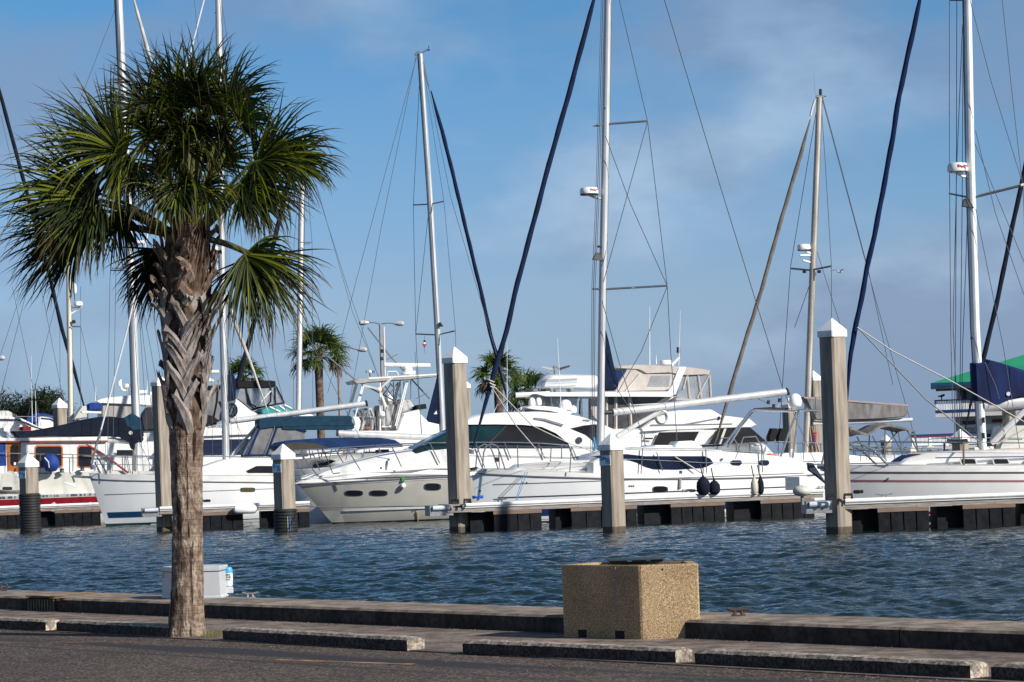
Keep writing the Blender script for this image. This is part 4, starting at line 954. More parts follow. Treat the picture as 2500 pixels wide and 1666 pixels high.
# ---------------- K : pilothouse ketch with red band
K=Fr(330,163,10); K.tr=-1; K.thing('sailboat','pilothouse sailboat with red hull band, teak door and navy sail cover at the left edge','sailboat',GS)
h=K.hull([(560,1195),(420,1203),(240,1206),(100,1208),(-160,1206)],(520,1283),4.2,gel2,rs=.3)
h.band('red_band',.55,1.43,redm,.05,1.); h.band('green_stripe',.50,.56,grn,.05,1.); h.band('dark_stripe',1.47,1.60,M('slate check',(.35,.38,.42),.5,c2=(.05,.06,.08),scale=5,st=(1,.1,.1),lo=.47,hi=.53),.05,1.)
h.band('gold_line',1.05,1.09,M('gold line',(.5,.33,.1),.4),.1,.75); h.port(18,1193,24,8,mat=kmat,frame=gel2,sq=5)
K.slab('deck',[(-160,1160),(20,1158),(120,1152),(250,1148),(430,1152),(430,1210),(-160,1210)],1.35,gel2,.15)
K.slab('deck_mould',[(-60,1172),(25,1150),(55,1160),(58,1200),(-60,1203)],1.75,gel2,.2)
K.slab('pilothouse',[(-60,1078),(262,1078),(263,1148),(200,1154),(-60,1156)],1.3,gel,.04)
K.slab('pilothouse_roof',[(-70,1072),(262,1066),(264,1077),(-70,1079)],1.45,gel,.04); K.plate('roof_trim',[(-70,1077),(262,1075.5),(262,1079),(-70,1081)],1.462,M('varnish dark',(.30,.08,.04),.4))
d=K.plate('door',[(15.5,1076),(52,1077),(48,1153),(18,1152)],1.315,orw,th=.05); 
def rr(x0,y0,x1,y1,c=4): return [(x0+c,y0),(x1-c,y0),(x1,y0+c),(x1,y1-c),(x1-c,y1),(x0+c,y1),(x0,y1-c),(x0,y0+c)]
K.plate('door_window',rr(26,1086,45,1137),1.34,dglass,parent=d); K.plate('sticker',[(34,1129),(39,1129),(39,1136),(34,1136)],1.345,white,parent=d); K.tube('door_handle',[(38,1144,1.36),(38,1149,1.36)],.05,kmat,parent=d)
for a,b in ((84,154),(188,227)):
    f=K.plate('window',rr(a,1087,b,1143,5),1.315,M('varnished frame',(.55,.17,.05),.35),both=True); K.plate('pane',rr(a+3.5,1090.5,b-3.5,1139.5,4),1.33,dglass,parent=f,both=True)
K.plate('blue_curtain',[(-10,1074),(14,1075),(15,1137),(-10,1138)],1.33,royal)
mast(K,[(288,-50),(306,360),(326,800),(337,1150)],19.5,alu)
furl(K,[(655,1009),(617,900),(578,800),(552,722),(430,380),(327,0),(315,-45)],.2,furlw); K.wire([(655,1009),(670,1060),(700,1150)],'forestay',.02)
K.tube('boom',[(-1,1058),(60,1066),(180,1069),(322,1079)],.14,alu,10); K.tube('boom_end',[(3,1045),(6,1064),(22,1066)],.12,alu,8)
K.slab('sail_cover',[(26,1053),(75,1052),(120,1044),(166,1034),(205,1024),(240,1018),(268,1017),(298,1020),(306,1020),(322,1009),(341,1020),(347,1050),(351,1074),(345,1082),(334,1086),(328,1100),(322,1084),(297,1068),(270,1066),(240,1068),(191,1066),(110,1066),(36,1069)],.32,navyd,.18)
K.plate('teal_collar',[(303,1020),(322,1009),(343,1021),(346,1048),(326,1050),(310,1040)],.33,tealc,th=.66); K.tube('cover_badge',[(319,1057,.36),(319,1057,.34)],.11,M('badge',(.45,.45,.42),.6),12)
K.tube('rolled_jib',[(343,1026,-.3),(347,1066,-.3)],.1,navy)
for x0,y0,x1,y1 in ((0,1106,390,1116),(200,1113,392,1120)): K.wire([(x0,y0,1.5),(x1,y1,1.5)],'lifeline',.022,steel)
for x in (20,98,178,262,305,330): both(K,'stanchion',[(x,1110),(x,1152)],1.5,.025,steeld,4)
K.tube('whisker_pole',[(198,1078,1.2),(250,1108,1.4),(313,1155,1.5)],.06,M('dull red tube',(.25,.03,.035),.5),6)
m=MB(); c=K.loc(124,1130,1.75); 
rl.seed(3); rg=[]
for i,(k,z) in enumerate(((.1,-.46),(.28,-.42),(.42,-.2),(.44,.02),(.36,.28),(.2,.42),(.05,.46))):
    rg.append([(c.x+k*math.cos(a)*(1+.1*math.sin(3*a+i)),c.y+k*math.sin(a),c.z+z+.04*math.sin(a*4)) for a in [j*math.pi/7 for j in range(14)]])
m.loft(rg).build('winch_cover',royal,K.t,smooth=50); K.tube('cover_strap',[(109,1118,2.2),(118,1128,2.3),(120,1142,2.2)],.03,gel,5)
for x,y in ((151,1150),(201,1146)): 
    p=K.loc(x,y,1.6); MB().lathe((p.x,p.y,p.z-.1),[(.17,0),(.13,.04),(.1,.12),(.14,.2),(.05,.24)],12).build('winch',M('pewter',(.12,.13,.15),.4,.5),K.t)
for p in ([(322,700,1.5),(350,1150,1.6)],[(318,560,1.5),(388,1150,1.6)],[(294,100,1.2),(268,700,1.9),(262,1150,1.9)],[(290,0,0),(155,350,0),(-20,1050,0)],[(293,60,1),(275,1150,1.8)],[(337,1075,.3),(375,1150,1.4)],[(300,300,-1),(410,1000,-1.5)],[(314,560,-1),(395,1000,-1.5)],[(290,0,-1),(365,1150,-1.6)]): K.wire(p,'shroud',.014)
radar(K,330,353,587,596,.3,None,brk=(322,600)); both(K,'spreader',[(318,655),(273,655)],.9,.035,steeld); both(K,'mast_step',[(318,662),(306,668)],.2,.05,bstr)
# ---------------- B : pearl motor yacht
B=Fr(727,137,12); B.tr=1; B.thing('motor_yacht','large motor yacht with pearl grey hull and dark swept windows behind the tall middle pile','motor yacht',GM)
h=B.hull([(727,1183),(800,1179),(943,1171),(1092,1164),(1300,1162),(1500,1164)],(812,1279),4.4,grayg,rs=-.2,full=.6,bb=.80)
h.rail('rub_rail',gst,.05,.02); h.band('spray_rail',.56,.66,white,.08,1.,out=.05); h.band('lower_hull',-.4,.60,gel2,.0,1.,out=.015); h.band('antifouling',-.4,.06,kmat,out=.02)
h.band('sheer_band',0.0,.10,gel,0,1,rel=True,out=.02)
for x,y,w_,hh in ((864,1204.5,38,12),(924,1204.5,38,12),(1056,1189,35,15)): h.port(x,y,w_,hh)
B.slab('foredeck',[(732,1172),(760,1160),(800,1148),(870,1126),(943,1108),(1000,1099),(1060,1091),(1130,1089),(1500,1094),(1500,1165),(1092,1164),(943,1170),(800,1177),(735,1181)],1.75,gel,.4)
B.slab('side_deck',[(728,1174),(800,1160),(940,1148),(1090,1140),(1500,1140),(1500,1166),(1092,1165),(943,1171),(800,1178),(727,1182)],1.9,gel,.12)
B.slab('coach',[(1010,1098),(1089,1058),(1146,1036),(1240,1034),(1330,1048),(1400,1088),(1400,1110),(1010,1108)],1.6,tglass,.12)
B.slab('hardtop',[(1120,1037),(1146,1020),(1196,1009),(1259,1006),(1320,1005),(1381,1010),(1419,1017),(1454,1028),(1500,1048),(1500,1110),(1400,1104),(1393,1086),(1364,1062),(1320,1044),(1270,1037),(1200,1036)],1.72,gel,.14)
B.plate('side_window',[(1240,1038),(1280,1040),(1315,1045),(1355,1061),(1386,1082),(1397,1090),(1355,1099),(1280,1100),(1180,1098),(1215,1062)],1.63,dglass,both=True)
B.plate('side_window',[(1150,1037.5),(1237,1038),(1213,1060),(1178,1097),(1150,1097)],1.625,tglass,both=True)
B.plate('window_divider',[(1236,1038),(1240,1038),(1182,1098),(1176,1098)],1.65,kmat,both=True)
B.plate('rear_window',[(1393,1046.5),(1425,1039),(1454,1036),(1470,1045),(1470,1100),(1452,1080),(1430,1062)],1.74,dglass,both=True)
B.plate('roof_hatch',[(1190,1016),(1230,1010),(1285,1007.5),(1270,1011),(1220,1016)],1.2,dglass,both=True)
B.tube('grab_rail',[(1304,1022,1.74),(1330,1024,1.78),(1375,1038,1.78)],.045,steel); B.tube('grab_rail',[(1424,1026,1.74),(1440,1027,1.76)],.03,steel)
o=B.loc(1414,1075,1.76); MB().lathe((o.x,o.y-.02,o.z),[(.15,0),(.15,.03)],16,'y').build('air_vent',M('vent dark',(.05,.06,.07),.3),B.t)
both(B,'bow_rail',[(713,1108),(722,1099),(800,1095),(880,1090),(953,1085),(1060,1081),(1148,1080),(1250,1080),(1323,1082),(1387,1087)],1.75,.025,steel)
both(B,'bow_rail',[(715,1116),(800,1105),(953,1090),(1040,1086)],1.7,.025,steel)
for a,b in (((732,1103),(773,1160)),((790,1100),(812,1155)),((848,1096),(880,1149)),((955,1087),(980,1140)),((1050,1084),(1074,1132)),((1162,1084),(1184,1143)),((1232,1082),(1247,1120)),((1314,1084),(1330,1120)),((1396,1092),(1409,1122))): both(B,'stanchion',[a,b],1.85,.026,steeld,5)
dome(B,1299,971,992,17,.5); dome(B,1315,971,990,16,-.5); dome(B,1381,976,1001,30,.3); dome(B,1398,990,1009,22,-.4)
B.slab('radar_arch',[(1285,996),(1300,990),(1360,994),(1400,1008),(1390,1014),(1345,1004),(1300,999)],1.0,gel,.06)
for x0 in (1272,1282,1292,1330,1340): B.tube('horn',[(x0,1002,.2),(x0,994,.2)],.05,gel2)
aerial(B,1371,1022,1361,826,.8); aerial(B,1238,1008,1238,836,.8,.02); B.tube('antenna_mount',[(1371,1026,.8),(1371,1008,.8)],.05,steeld)
aerial(B,1205,1008,1216,986,.0,.012)
m=B.loc(985,1181,2.15); 
p,_,_=h.at(985,1176,.06); MB().bbox(p.x-.09,p.x+.07,p.y-.03,p.y+.03,p.z-.0,p.z+.2,.01).build('green_tag',M('tag green',(.02,.25,.06),.5),B.t); p,_,_=h.at(984,1184,.1); MB().lathe((p.x,p.y,p.z-.1),[(.08,-.05),(.12,.02),(.1,.12),(.06,.16)],12).build('hull_lamp',gel,B.t)
for x,y in ((1011,1245),(1018,1245)): 
    p,_,_=h.at(x,y,.03); MB().lathe((p.x,p.y,p.z),[(.03,-.02),(.03,.02)],8,'y').build('drain_hole',kmat,B.t)
B.tube('cleat',[(812,1157,1.6),(830,1155,1.6)],.025,steel); B.tube('deck_fitting',[(928,1143.5,1.9),(932,1143.5,1.9)],.05,kmat)
p,_,_=h.at(1018,1250,.02); q2,_,_=h.at(1020,1274,.03); MB().tube([p,(p+q2)/2,q2],[.05,.04,.02],5).build('rust_stain',M('tan stain',(.42,.33,.16),.7),B.t)
# bow roller + anchor
B.slab('bow_roller',[(714,1163),(735,1160),(737,1172),(722,1176)],.2,steel,.03)
# ---------------- C : white sailboat on the middle pier
Cc=Fr(1151,124,13); Cc.tr=1; Cc.thing('sailboat','long white sailboat with big dark cabin window, moored along the middle pier','sailboat',GS)
h=Cc.hull([(1151,1155),(1200,1159),(1323,1165),(1467,1169),(1532,1170),(1723,1170),(1850,1167),(1945,1163),(2018,1158)],(1172,1279),4.2,hullw,rs=-.5,bb=.9)
h.rail('rub_rail',gst,.04); h.band('pin_stripe',1.66,1.695,gst,.05,.93); h.band('low_stripe',1.10,1.15,M('dark pin',(.05,.05,.06),.4),.06,.97); h.band('blue_band',.30,.72,bstr,.02,.97); h.band('white_band',.18,.30,gel,.02,.97,out=.016); h.band('antifouling',-.42,.10,grn)
h.port(1612,1195,32,13,sq=3); h.port(1172,1199,4,4,mat=kmat,frame=kmat)
for x in (1537,1542,1547,1277,1286): h.port(x,1187 if x>1500 else 1179,3,3,mat=kmat,frame=kmat,n=8)
h.band('bulwark',-.22,0,gel,0,1,out=0,rel=True)
Cc.slab('deck',[(1156,1149),(1300,1148),(1723,1153),(1945,1150),(2010,1152),(2015,1168),(1723,1174),(1300,1168),(1158,1160)],1.55,gel,.1)
Cc.slab('fore_cabin',[(1255,1151),(1282,1134),(1350,1128),(1419,1124),(1500,1123),(1540,1128),(1580,1145),(1640,1160),(1255,1158)],1.35,gel,.14)
Cc.slab('coachroof',[(1440,1130),(1462,1110),(1500,1100),(1530,1096),(1592,1090),(1680,1092),(1760,1098),(1835,1106),(1890,1112),(1946,1119),(1978,1133),(1997,1150),(1997,1160),(1440,1160)],1.62,gel,.16)
Cc.plate('cabin_window',[(1440,1116),(1470,1111),(1530,1109),(1575,1114),(1720,1114),(1734,1120),(1742,1131),(1730,1138),(1715,1143),(1650,1147),(1596,1146),(1575,1140),(1556,1130),(1530,1122),(1480,1119)],1.645,bglass,both=True)
for a,b in ((1784,1811),(1852,1878)): Cc.plate('cabin_porthole',[(a,1127),(a+5,1124),(b-3,1124),(b,1128),(b,1133),(b-5,1137),(a+5,1136),(a,1132)],1.645,bglass,both=True)
o=Cc.loc(1762,1122,1.65); MB().lathe((o.x,o.y,o.z),[(.06,-.02),(.06,.02)],12,'y').build('vent',steel,Cc.t)
Cc.slab('companion_hatch',[(1648,1088),(1655,1078),(1690,1076),(1704,1081),(1712,1092),(1650,1094)],.6,gel,.05); Cc.slab('rope_locker',[(1592,1094),(1600,1087),(1640,1087),(1650,1096)],1.1,gel,.05)
for a,b,y in ((1283,1318,1134),(1353,1415,1126)): Cc.slab('deck_hatch',[(a,y+2),(a+6,y),(b-6,y-1),(b,y+1)],.5,M('hatch grey',(.2,.23,.26),.3),.02)
Cc.plate('solar_panel',[(1712,1087),(1762,1085),(1770,1089),(1715,1092)],.9,navy)
Cc.tube('grab_rail',[(1620,1103,1.5),(1636,1100,1.55),(1716,1100,1.55),(1720,1103,1.5)],.02,steeld,5); Cc.tube('grab_rail',[(1757,1104,1.5),(1764,1101,1.55),(1836,1107,1.55)],.02,steeld,5)
mast(Cc,[(1485,-60),(1479,300),(1471,700),(1465,1100)],18,alu)
for x,y,w_ in ((1463,600,.08),(1477,262,.03)): Cc.tube('mast_fitting',[(x,y,.15),(x,y+5,.15)],w_,blk)
q=Cc.loc(1458,628,.1); MB().loft([[(q.x-.05,q.y-.1,q.z+.18),(q.x+.1,q.y-.1,q.z+.18),(q.x+.1,q.y+.1,q.z+.18),(q.x-.05,q.y+.1,q.z+.18)],[(q.x-.2,q.y-.14,q.z-.1),(q.x+.25,q.y-.14,q.z-.16),(q.x+.25,q.y+.14,q.z-.16),(q.x-.2,q.y+.14,q.z-.1)]]).build('deck_light',blk,Cc.t)
radar(Cc,1415,1461,457,476,.05,'Raymar',brk=(1470,485),blackbase=True)
furl(Cc,[(1153,1096),(1180,1005),(1211,892),(1235,816),(1261,700),(1297,565),(1344,387),(1386,240),(1450,0),(1464,-55)],.22,navy); Cc.tube('furler_drum',[(1151,1098),(1149,1108)],.13,steeld,8)
for i in range(3): Cc.tube('rope_wrap',[(1193+i*2,928+i*8,.2),(1207+i*3,934+i*8,.22)],.03,wirel,4)
Cc.wire([(1196,934,.2),(1300,1040,.4),(1395,1085,.4),(1460,1106,.4)],'jib_sheet',.022,wirel); Cc.wire([(1200,945,.2),(1260,1040,.4),(1320,1110,.5),(1345,1122,.5)],'jib_sheet',.022,wirel)
Cc.slab('staysail_bag',[(1479,805),(1486,830),(1498,885),(1511,938),(1509,948),(1500,953),(1477,953)],.14,navy,.05)
Cc.tube('boom',[(1497,1007),(1600,996),(1760,976),(1921,957)],.155,alu,12); Cc.tube('boom_end',[(1919,958),(1924,956)],.17,blk,10); Cc.tube('gooseneck',[(1475,1008),(1500,1007)],.09,blk,8)
text('lettering','Neptune'[:0]+'',.2,kmat,Cc.t,(0,0,-5)) if 0 else None
Cc.tube('boom_vang',[(1506,1066),(1556,1036),(1605,1009)],.10,alu,8)
for x,y in ((1877,978),(1904,973)): Cc.tube('boom_block',[(x,y,0),(x-2,y+9,0)],.07,blk,6); 
Cc.wire([(1877,985),(1840,970)],'mainsheet',.015); Cc.wire([(1905,980),(1895,1003)],'mainsheet',.02,wirel)
both(Cc,'spreader',[(1456,304),(1472,304)],.3,.03,steeld); 
for nm,pts in (('spreader',[(1472,304,0),(1581,296,.9)]),('spreader',[(1466,707,0),(1629,698,1.1)])): Cc.tube(nm,pts,.045,steeld,6)
Cc.tube('spreader',[(1466,707,0),(1447,706,-1.1)],.04,steeld); Cc.tube('spreader',[(1472,304,0),(1459,304,-.9)],.035,steeld); Cc.tube('spreader_lamp',[(1546,701,.6),(1546,707,.6)],.07,steel,8)
for p in ([(1495,-60),(1512,0),(1581,296),(1629,698),(1637,850),(1659,1160)],[(1581,297),(1473,690)],[(1478,332),(1540,500),(1629,698)],[(1629,700),(1565,860),(1507,960)],[(1470,735),(1510,880),(1580,1100)],[(1500,940),(1545,1010)]): Cc.wire([(x,y,.5) for x,y in p],'shroud',.016)
for dx,r_ in ((-9,.014),(-13,.018),(-17,.012)):
    Cc.wire([(1485+dx+2,-60,.1),(1471+dx,500,.1),(1462+dx,700,.2),(1455+dx+4,1105,.3)],'halyard',r_)
Cc.wire([(1600,-60),(1622,0),(1760,460),(1912,952),(1990,1130)],'backstay',.018)
both(Cc,'bow_rail',[(1177,1150),(1181,1105),(1187,1090),(1199,1084),(1212,1088),(1220,1105),(1234,1149)],.65,.03,steeld)
both(Cc,'lifeline',[(1190,1088),(1300,1090),(1391,1091),(1569,1095),(1723,1097),(1860,1101),(1930,1106)],1.7,.013,steel,4); both(Cc,'lifeline',[(1190,1112),(1391,1118),(1569,1122),(1723,1130),(1860,1128)],1.7,.011,steel,4)
for a,b in (((1263,1087),(1265,1142)),((1395,1090),(1391,1154)),((1371,1088),(1371,1120)),((1569,1095),(1565,1158)),((1603,1105),(1618,1150)),((1723,1097),(1725,1155)),((1858,1085),(1862,1156))): both(Cc,'stanchion',[a,b],1.75,.024,steeld,5)
Cc.tube('shroud_turnbuckle',[(1662,1150,1.8),(1662,1168,1.85)],.07,blk,6); Cc.tube('chainplate',[(1660,1170,2.12),(1660,1192,2.12)],.07,M('chain grey',(.3,.28,.27),.5),6)
Cc.wire([(1648,1116,1.7),(1680,1135,1.75),(1712,1155,1.8)],'spring_line',.03,wirel)
# stainless stern arch
for w_,dx in ((1.5,0),(-1.5,6)):
    Cc.tube('stern_arch',[(1765+dx*2,1092,w_),(1800+dx,1045,w_),(1834+dx,1004,w_),(1842+dx,1001,w_),(1943,1005,w_)],.05,steel); Cc.tube('stern_arch',[(1905,1118,w_),(1928,1052,w_),(1946,1004,w_)],.05,steel); Cc.tube('stern_arch',[(1935,1120,w_),(1944,1050,w_),(1951,1004,w_)],.05,steel)
Cc.tube('arch_crossbar',[(1842,1001,1.5),(1848,1001,-1.5)],.04,steel); Cc.tube('arch_crossbar',[(1946,1003,1.5),(1952,1003,-1.5)],.05,steel); Cc.tube('davit_arm',[(1950,1002,1.5),(1996,1003,1.5)],.06,steel)
Cc.tube('arch_gear',[(1840,1000,.5),(1880,997,.5),(1915,1000,.5)],.05,blk); Cc.tube('arch_gear',[(1889,998,.5),(1889,987,.5)],.07,blk); dome(Cc,1942,961,995,32,.4)
dome(Cc,1934,1096,1119,16,1.0,'horseshoe_buoy')
both(Cc,'stern_rail',[(1795,1120),(1815,1068),(1845,1066),(1860,1090),(1866,1130)],1.6,.03,steeld); Cc.slab('white_cushion',[(1852,1090),(1868,1086),(1880,1108),(1858,1112)],.5,gel,.05); Cc.slab('orange_float',[(1872,1110),(1884,1107),(1896,1111),(1892,1114),(1875,1114)],.4,M('orange',(.7,.16,.01),.5),.04)
Cc.plate('bow_sticker',[(1209,1117),(1219,1117),(1219,1128),(1209,1128)],1.0,M('dark maroon box',(.05,.01,.015),.5),th=.15)
p,_,_=h.at(2000,1190,.03); text('lettering','eau',.30,kmat,Cc.t,(p.x+.1,p.y-.06,p.z))
Cc.wire([(1282,1153,1.2),(1275,1170,1.6),(1259,1222,1.9)],'dock_line',.014,M('cyan rope',(.02,.2,.42),.7)); Cc.wire([(1288,1153,1.2),(1280,1172,1.6),(1262,1222,1.9)],'dock_line',.014,M('cyan rope',(0,0,0)))
Cc.tube('cyan_cord',[(1449,1068,.3),(1453,1090,.3),(1450,1104,.3)],.06,M('cyan rope',(0,0,0)),6)
Cc.slab('anchor_shank',[(1150,1143),(1165,1140),(1172,1146),(1152,1149)],.15,blk,.02)
# ---------------- D : nearest sailboat, right
D=Fr(2030,101.5,4); D.tr=-1; D.thing('sailboat','cream white sailboat with red and brown sheer lines, nearest the camera at the right','sailboat',GS)
h=D.hull([(2012,1150),(2086,1151),(2200,1151.5),(2500,1151.5),(3050,1147)],(2046,1284),3.9,M('hull cream',(.74,.74,.73),.3,c2=(.68,.68,.67),scale=1),full=.5)
h.band('brown_line',.012,.07,M('brown line',(.09,.065,.055),.5),rel=True); h.band('red_line',.33-.04,.375-.02,pink,rel=True); h.band('blue_band',.15,.36,bstr); h.band('red_low',.42,.50,redm); h.band('antifouling',-.4,.05,kmat); h.band('bulwark',-.20,0,gel,0,1,out=0,rel=True)
D.slab('deck',[(2020,1140),(2086,1136),(2200,1134),(2900,1132),(2900,1152),(2020,1152)],1.45,gel,.1)
D.slab('coachroof',[(2194,1136),(2215,1120),(2261,1107),(2330,1103),(2500,1098),(2800,1092),(2820,1140),(2194,1140)],1.25,gel,.12)
D.slab('cabin_top',[(2240,1109),(2265,1104),(2400,1099),(2500,1094),(2790,1088),(2795,1096),(2262,1111)],1.05,M('tan deck',(.46,.40,.34),.8),.08)
D.plate('cabin_line',[(2284,1117),(2500,1114),(2800,1110),(2800,1112.5),(2500,1116.5),(2284,1119.5)],1.275,bstr,both=True)
for a in (2347,2427,2510,2600): 
    f=D.plate('window',[(a-4,1123),(a-1,1119),(a+32,1119),(a+37,1124),(a+40,1131),(a+37,1134),(a+1,1135),(a-2,1131)],1.275,gel2,both=True,th=.05); D.plate('pane',[(a,1123.5),(a+2,1122),(a+31,1122),(a+34,1125),(a+36,1132),(a+3,1132.5)],1.29,dglass,parent=f,both=True)
D.slab('blue_hatch',[(2196,1127),(2212,1116),(2222,1111),(2258,1110),(2240,1119),(2224,1128)],.75,bluec,.04); D.slab('hatch_frame',[(2222,1128),(2258,1110),(2264,1111),(2228,1129)],.77,gel,.02)
for a,b,y in ((2316,2338,1104),(2370,2392,1104)): D.slab('deck_hatch',[(a,y),(a+3,y-3),(b-3,y-3),(b,y)],.4,M('hatch grey',(0,0,0)),.02)
for a in ([(2460,1110,1.0),(2466,1106,1.05),(2540,1103,1.05),(2544,1106,1.0)],): D.tube('grab_rail',a,.03,orw)
mast(D,[(2361,-60),(2369,400),(2381,800),(2399,1100)],22,M('white mast',(.74,.77,.78),.35,.1,c2=(.62,.65,.67),scale=2))
for y0 in (1019,1057,823): D.tube('mast_slot',[((2372 if y0<900 else 2401),y0,.26),((2372.5 if y0<900 else 2401.5),y0+(14 if y0>900 else 6),.26)],.045,M('slot dark',(0,0,0)),6)
D.tube('boom',[(2400,989),(2466,984),(2560,975),(2900,955)],.24,alu,12)
D.slab('sail_cover',[(2374,886),(2404,884),(2408,876),(2440,884),(2500,903),(2600,922),(2900,950),(2900,960),(2560,972),(2500,974),(2462,978),(2436,990),(2414,990),(2400,982),(2378,978)],.30,M('deep blue canvas',(.006,.018,.085),.8,c2=(.003,.008,.04),scale=1.6,st=(1.5,1,.6),bump=.02,bs=2.2,spec=.25),.14)
D.tube('cover_badge',[(2462,962,.34),(2462,962,.36)],.07,white,10)
D.tube('boom_vang',[(2420,1085),(2460,1044),(2560,945)],.11,alu,8); D.wire([(2424,1090),(2500,1048),(2600,990)],'vang_line',.03,wirel); D.wire([(2416,1080),(2460,1018),(2520,960)],'vang_line',.02,furlb)
D.tube('mast_base_gear',[(2402,1088),(2412,1082),(2430,1090)],.10,blk); D.tube('mast_base_plate',[(2378,1099,0),(2425,1096,0)],.12,gel2,8)
radar(D,2312,2363,397,422,.1,'Raymar',brk=(2366,428))
D.tube('spreader',[(2368,483,0),(2318,473,-1.0)],.035,steeld); D.tube('spreader',[(2372,483,0),(2497,452,1.0)],.05,M('mid grey',(.25,.28,.3),.4,.3)); D.tube('spreader_tip',[(2492,453,1),(2502,451,1)],.05,gel2)
D.tube('spreader',[(2318,0,-.4),(2362,0,0)],.04,steeld); q=D.loc(2358,500,.1)
MB().loft([[(q.x-.06,q.y-.1,q.z+.2),(q.x+.06,q.y-.1,q.z+.2),(q.x+.06,q.y+.1,q.z+.2),(q.x-.06,q.y+.1,q.z+.2)],[(q.x-.13,q.y-.14,q.z-.05),(q.x+.25,q.y-.14,q.z-.13),(q.x+.25,q.y+.14,q.z-.13),(q.x-.13,q.y+.14,q.z-.05)]]).build('deck_light',blk,D.t)
furl(D,[(2066,1000),(2076,870),(2087,805),(2100,748),(2118,648),(2137,565),(2155,470),(2178,345),(2194,240),(2223,105),(2246,0),(2258,-55)],.18,M('bright navy canvas',(.003,.013,.062),.85,c2=(.002,.008,.036),scale=3,bump=.005,spec=.2))
for xs in ([(2318,0),(2318,400),(2321,800),(2326,1030)],[(2336,0),(2335,400),(2333,800),(2330,1070)],[(2350,60),(2336,400),(2327,800),(2340,1070)],[(2352,0),(2349,500),(2345,850),(2342,1080)],[(2362,520),(2356,700),(2350,850),(2347,1090)],[(2358,-60),(2360,460),(2366,480)]): D.wire([(x,y,-.3) for x,y in xs],'halyard',.013)
for xs in ([(2368,0),(2420,200),(2498,452),(2520,1140)],[(2447,0),(2470,220),(2495,440)],[(2382,320),(2430,520),(2500,720)],[(2382,510),(2410,650),(2450,850),(2490,1100)],[(2380,350),(2500,640)],[(2404,885),(2430,940),(2440,975)]): D.wire([(x,y,.8) for x,y in xs],'shroud',.012)
D.wire([(2093,800,.2),(2180,858,.3),(2330,935,.6),(2500,1030,1)],'jib_sheet',.02,wirel); D.wire([(2096,802,.2),(2160,870,.4),(2260,975,.8),(2390,1078,1)],'jib_sheet',.022,M('grey rope',(.22,.22,.21),.7))
both(D,'lifeline',[(2086,1078),(2240,1079),(2351,1080),(2500,1081),(2900,1083)],1.5,.011,steel,4); both(D,'lifeline',[(2086,1100),(2351,1106),(2900,1108)],1.5,.009,steel,4)
both(D,'stanchion',[(2352,1080),(2353,1137)],1.5,.035,M('mossy steel',(.16,.16,.12),.5,.4)); both(D,'bow_rail',[(2030,1140),(2042,1084),(2092,1079),(2130,1098),(2168,1136)],1.0,.035,steeld); both(D,'bow_rail',[(2086,1091),(2150,1105)],1.0,.02,steel)
D.tube('wind_scoop',[(2312,1077,.6),(2330,1080,.6),(2362,1077,.6)],.08,blk,6)
D.tube('anchor_roller',[(1996,1138,0),(2030,1143,0)],.09,steeld,6)
p,_,_=h.at(2168,1169,.03); MB().lathe((p.x,p.y,p.z),[(.03,-.02),(.03,.02)],8,'y').build('drain_hole',kmat,D.t)
D.slab('anchor',[(1972,1130),(1985,1131),(2005,1160),(2022,1186),(2012,1178),(1990,1160),(1974,1148)],.16,M('slate anchor',(.03,.045,.07),.4),.05)

# ---------------- E : flybridge trawler with beige canvas
E=Fr(1500,152,12); E.tr=1; E.thing('motor_yacht','white flybridge trawler with beige canvas enclosure behind the middle sailboat','motor yacht',GM)
h=E.hull([(1990,1118),(1900,1116),(1780,1112),(1600,1112),(1330,1114)],(1960,1260),4.6,gel,rs=.2); h.band('antifouling',-.4,.1,kmat)
E.slab('main_cabin',[(1480,1048),(1560,1050),(1700,1048),(1835,1044),(1873,1083),(1900,1108),(1480,1118)],1.9,gel,.1)
E.plate('cabin_window',[(1609,1056),(1707,1054),(1690,1087),(1594,1088)],1.93,M('smoked brown glass',(.025,.022,.022),.2,c2=(.015,.013,.013),st=(.3,1,5),scale=3),both=True)
E.plate('windscreen',[(1752,1048),(1832,1044),(1876,1083),(1730,1085),(1742,1066)],1.93,M('smoked brown glass',(0,0,0)),both=True); E.plate('window_divider',[(1768,1047),(1774,1047),(1760,1085),(1754,1085)],1.95,gel2)
E.slab('flybridge_side',[(1628,1006),(1660,1002),(1736,1000),(1745,1004),(1761,1014),(1832,1023),(1849,1038),(1838,1043),(1749,1047),(1700,1051),(1565,1054),(1563,1047),(1592,1026)],1.95,gel,.1)
E.tube('rub_trim',[(1590,1038,1.97),(1670,1037,1.97),(1752,1022,1.97)],.035,M('mid grey',(0,0,0))); E.tube('rub_trim',[(1588,1039,1.97),(1788,1035,1.97)],.03,M('mid grey',(0,0,0)))
o=E.loc(1617,1018,1.99); m=MB().tube([(o.x+.28*math.cos(a),o.y,o.z+.30*math.sin(a)) for a in [i*math.pi/10 for i in range(21)]],.06,8,cap=False); m.build('life_ring',gel2,E.t)
E.slab('boat_deck',[(1308,962),(1330,958),(1503,956),(1650,956),(1652,962),(1640,969),(1330,968)],2.2,gel,.05)
E.slab('sundeck_enclosure',[(1478,968),(1622,966),(1600,1022),(1562,1050),(1478,1056)],1.7,M('brown clear vinyl',(.10,.09,.09),.15,c2=(.03,.03,.035),scale=1.5,alpha=.9),.05)
for a in ([(1480,970),(1480,1052)],[(1503,970),(1503,1052)],[(1536,968),(1540,1050)],[(1484,1052),(1560,1051)]): both(E,'enclosure_frame',a,1.74,.09,beige,4)
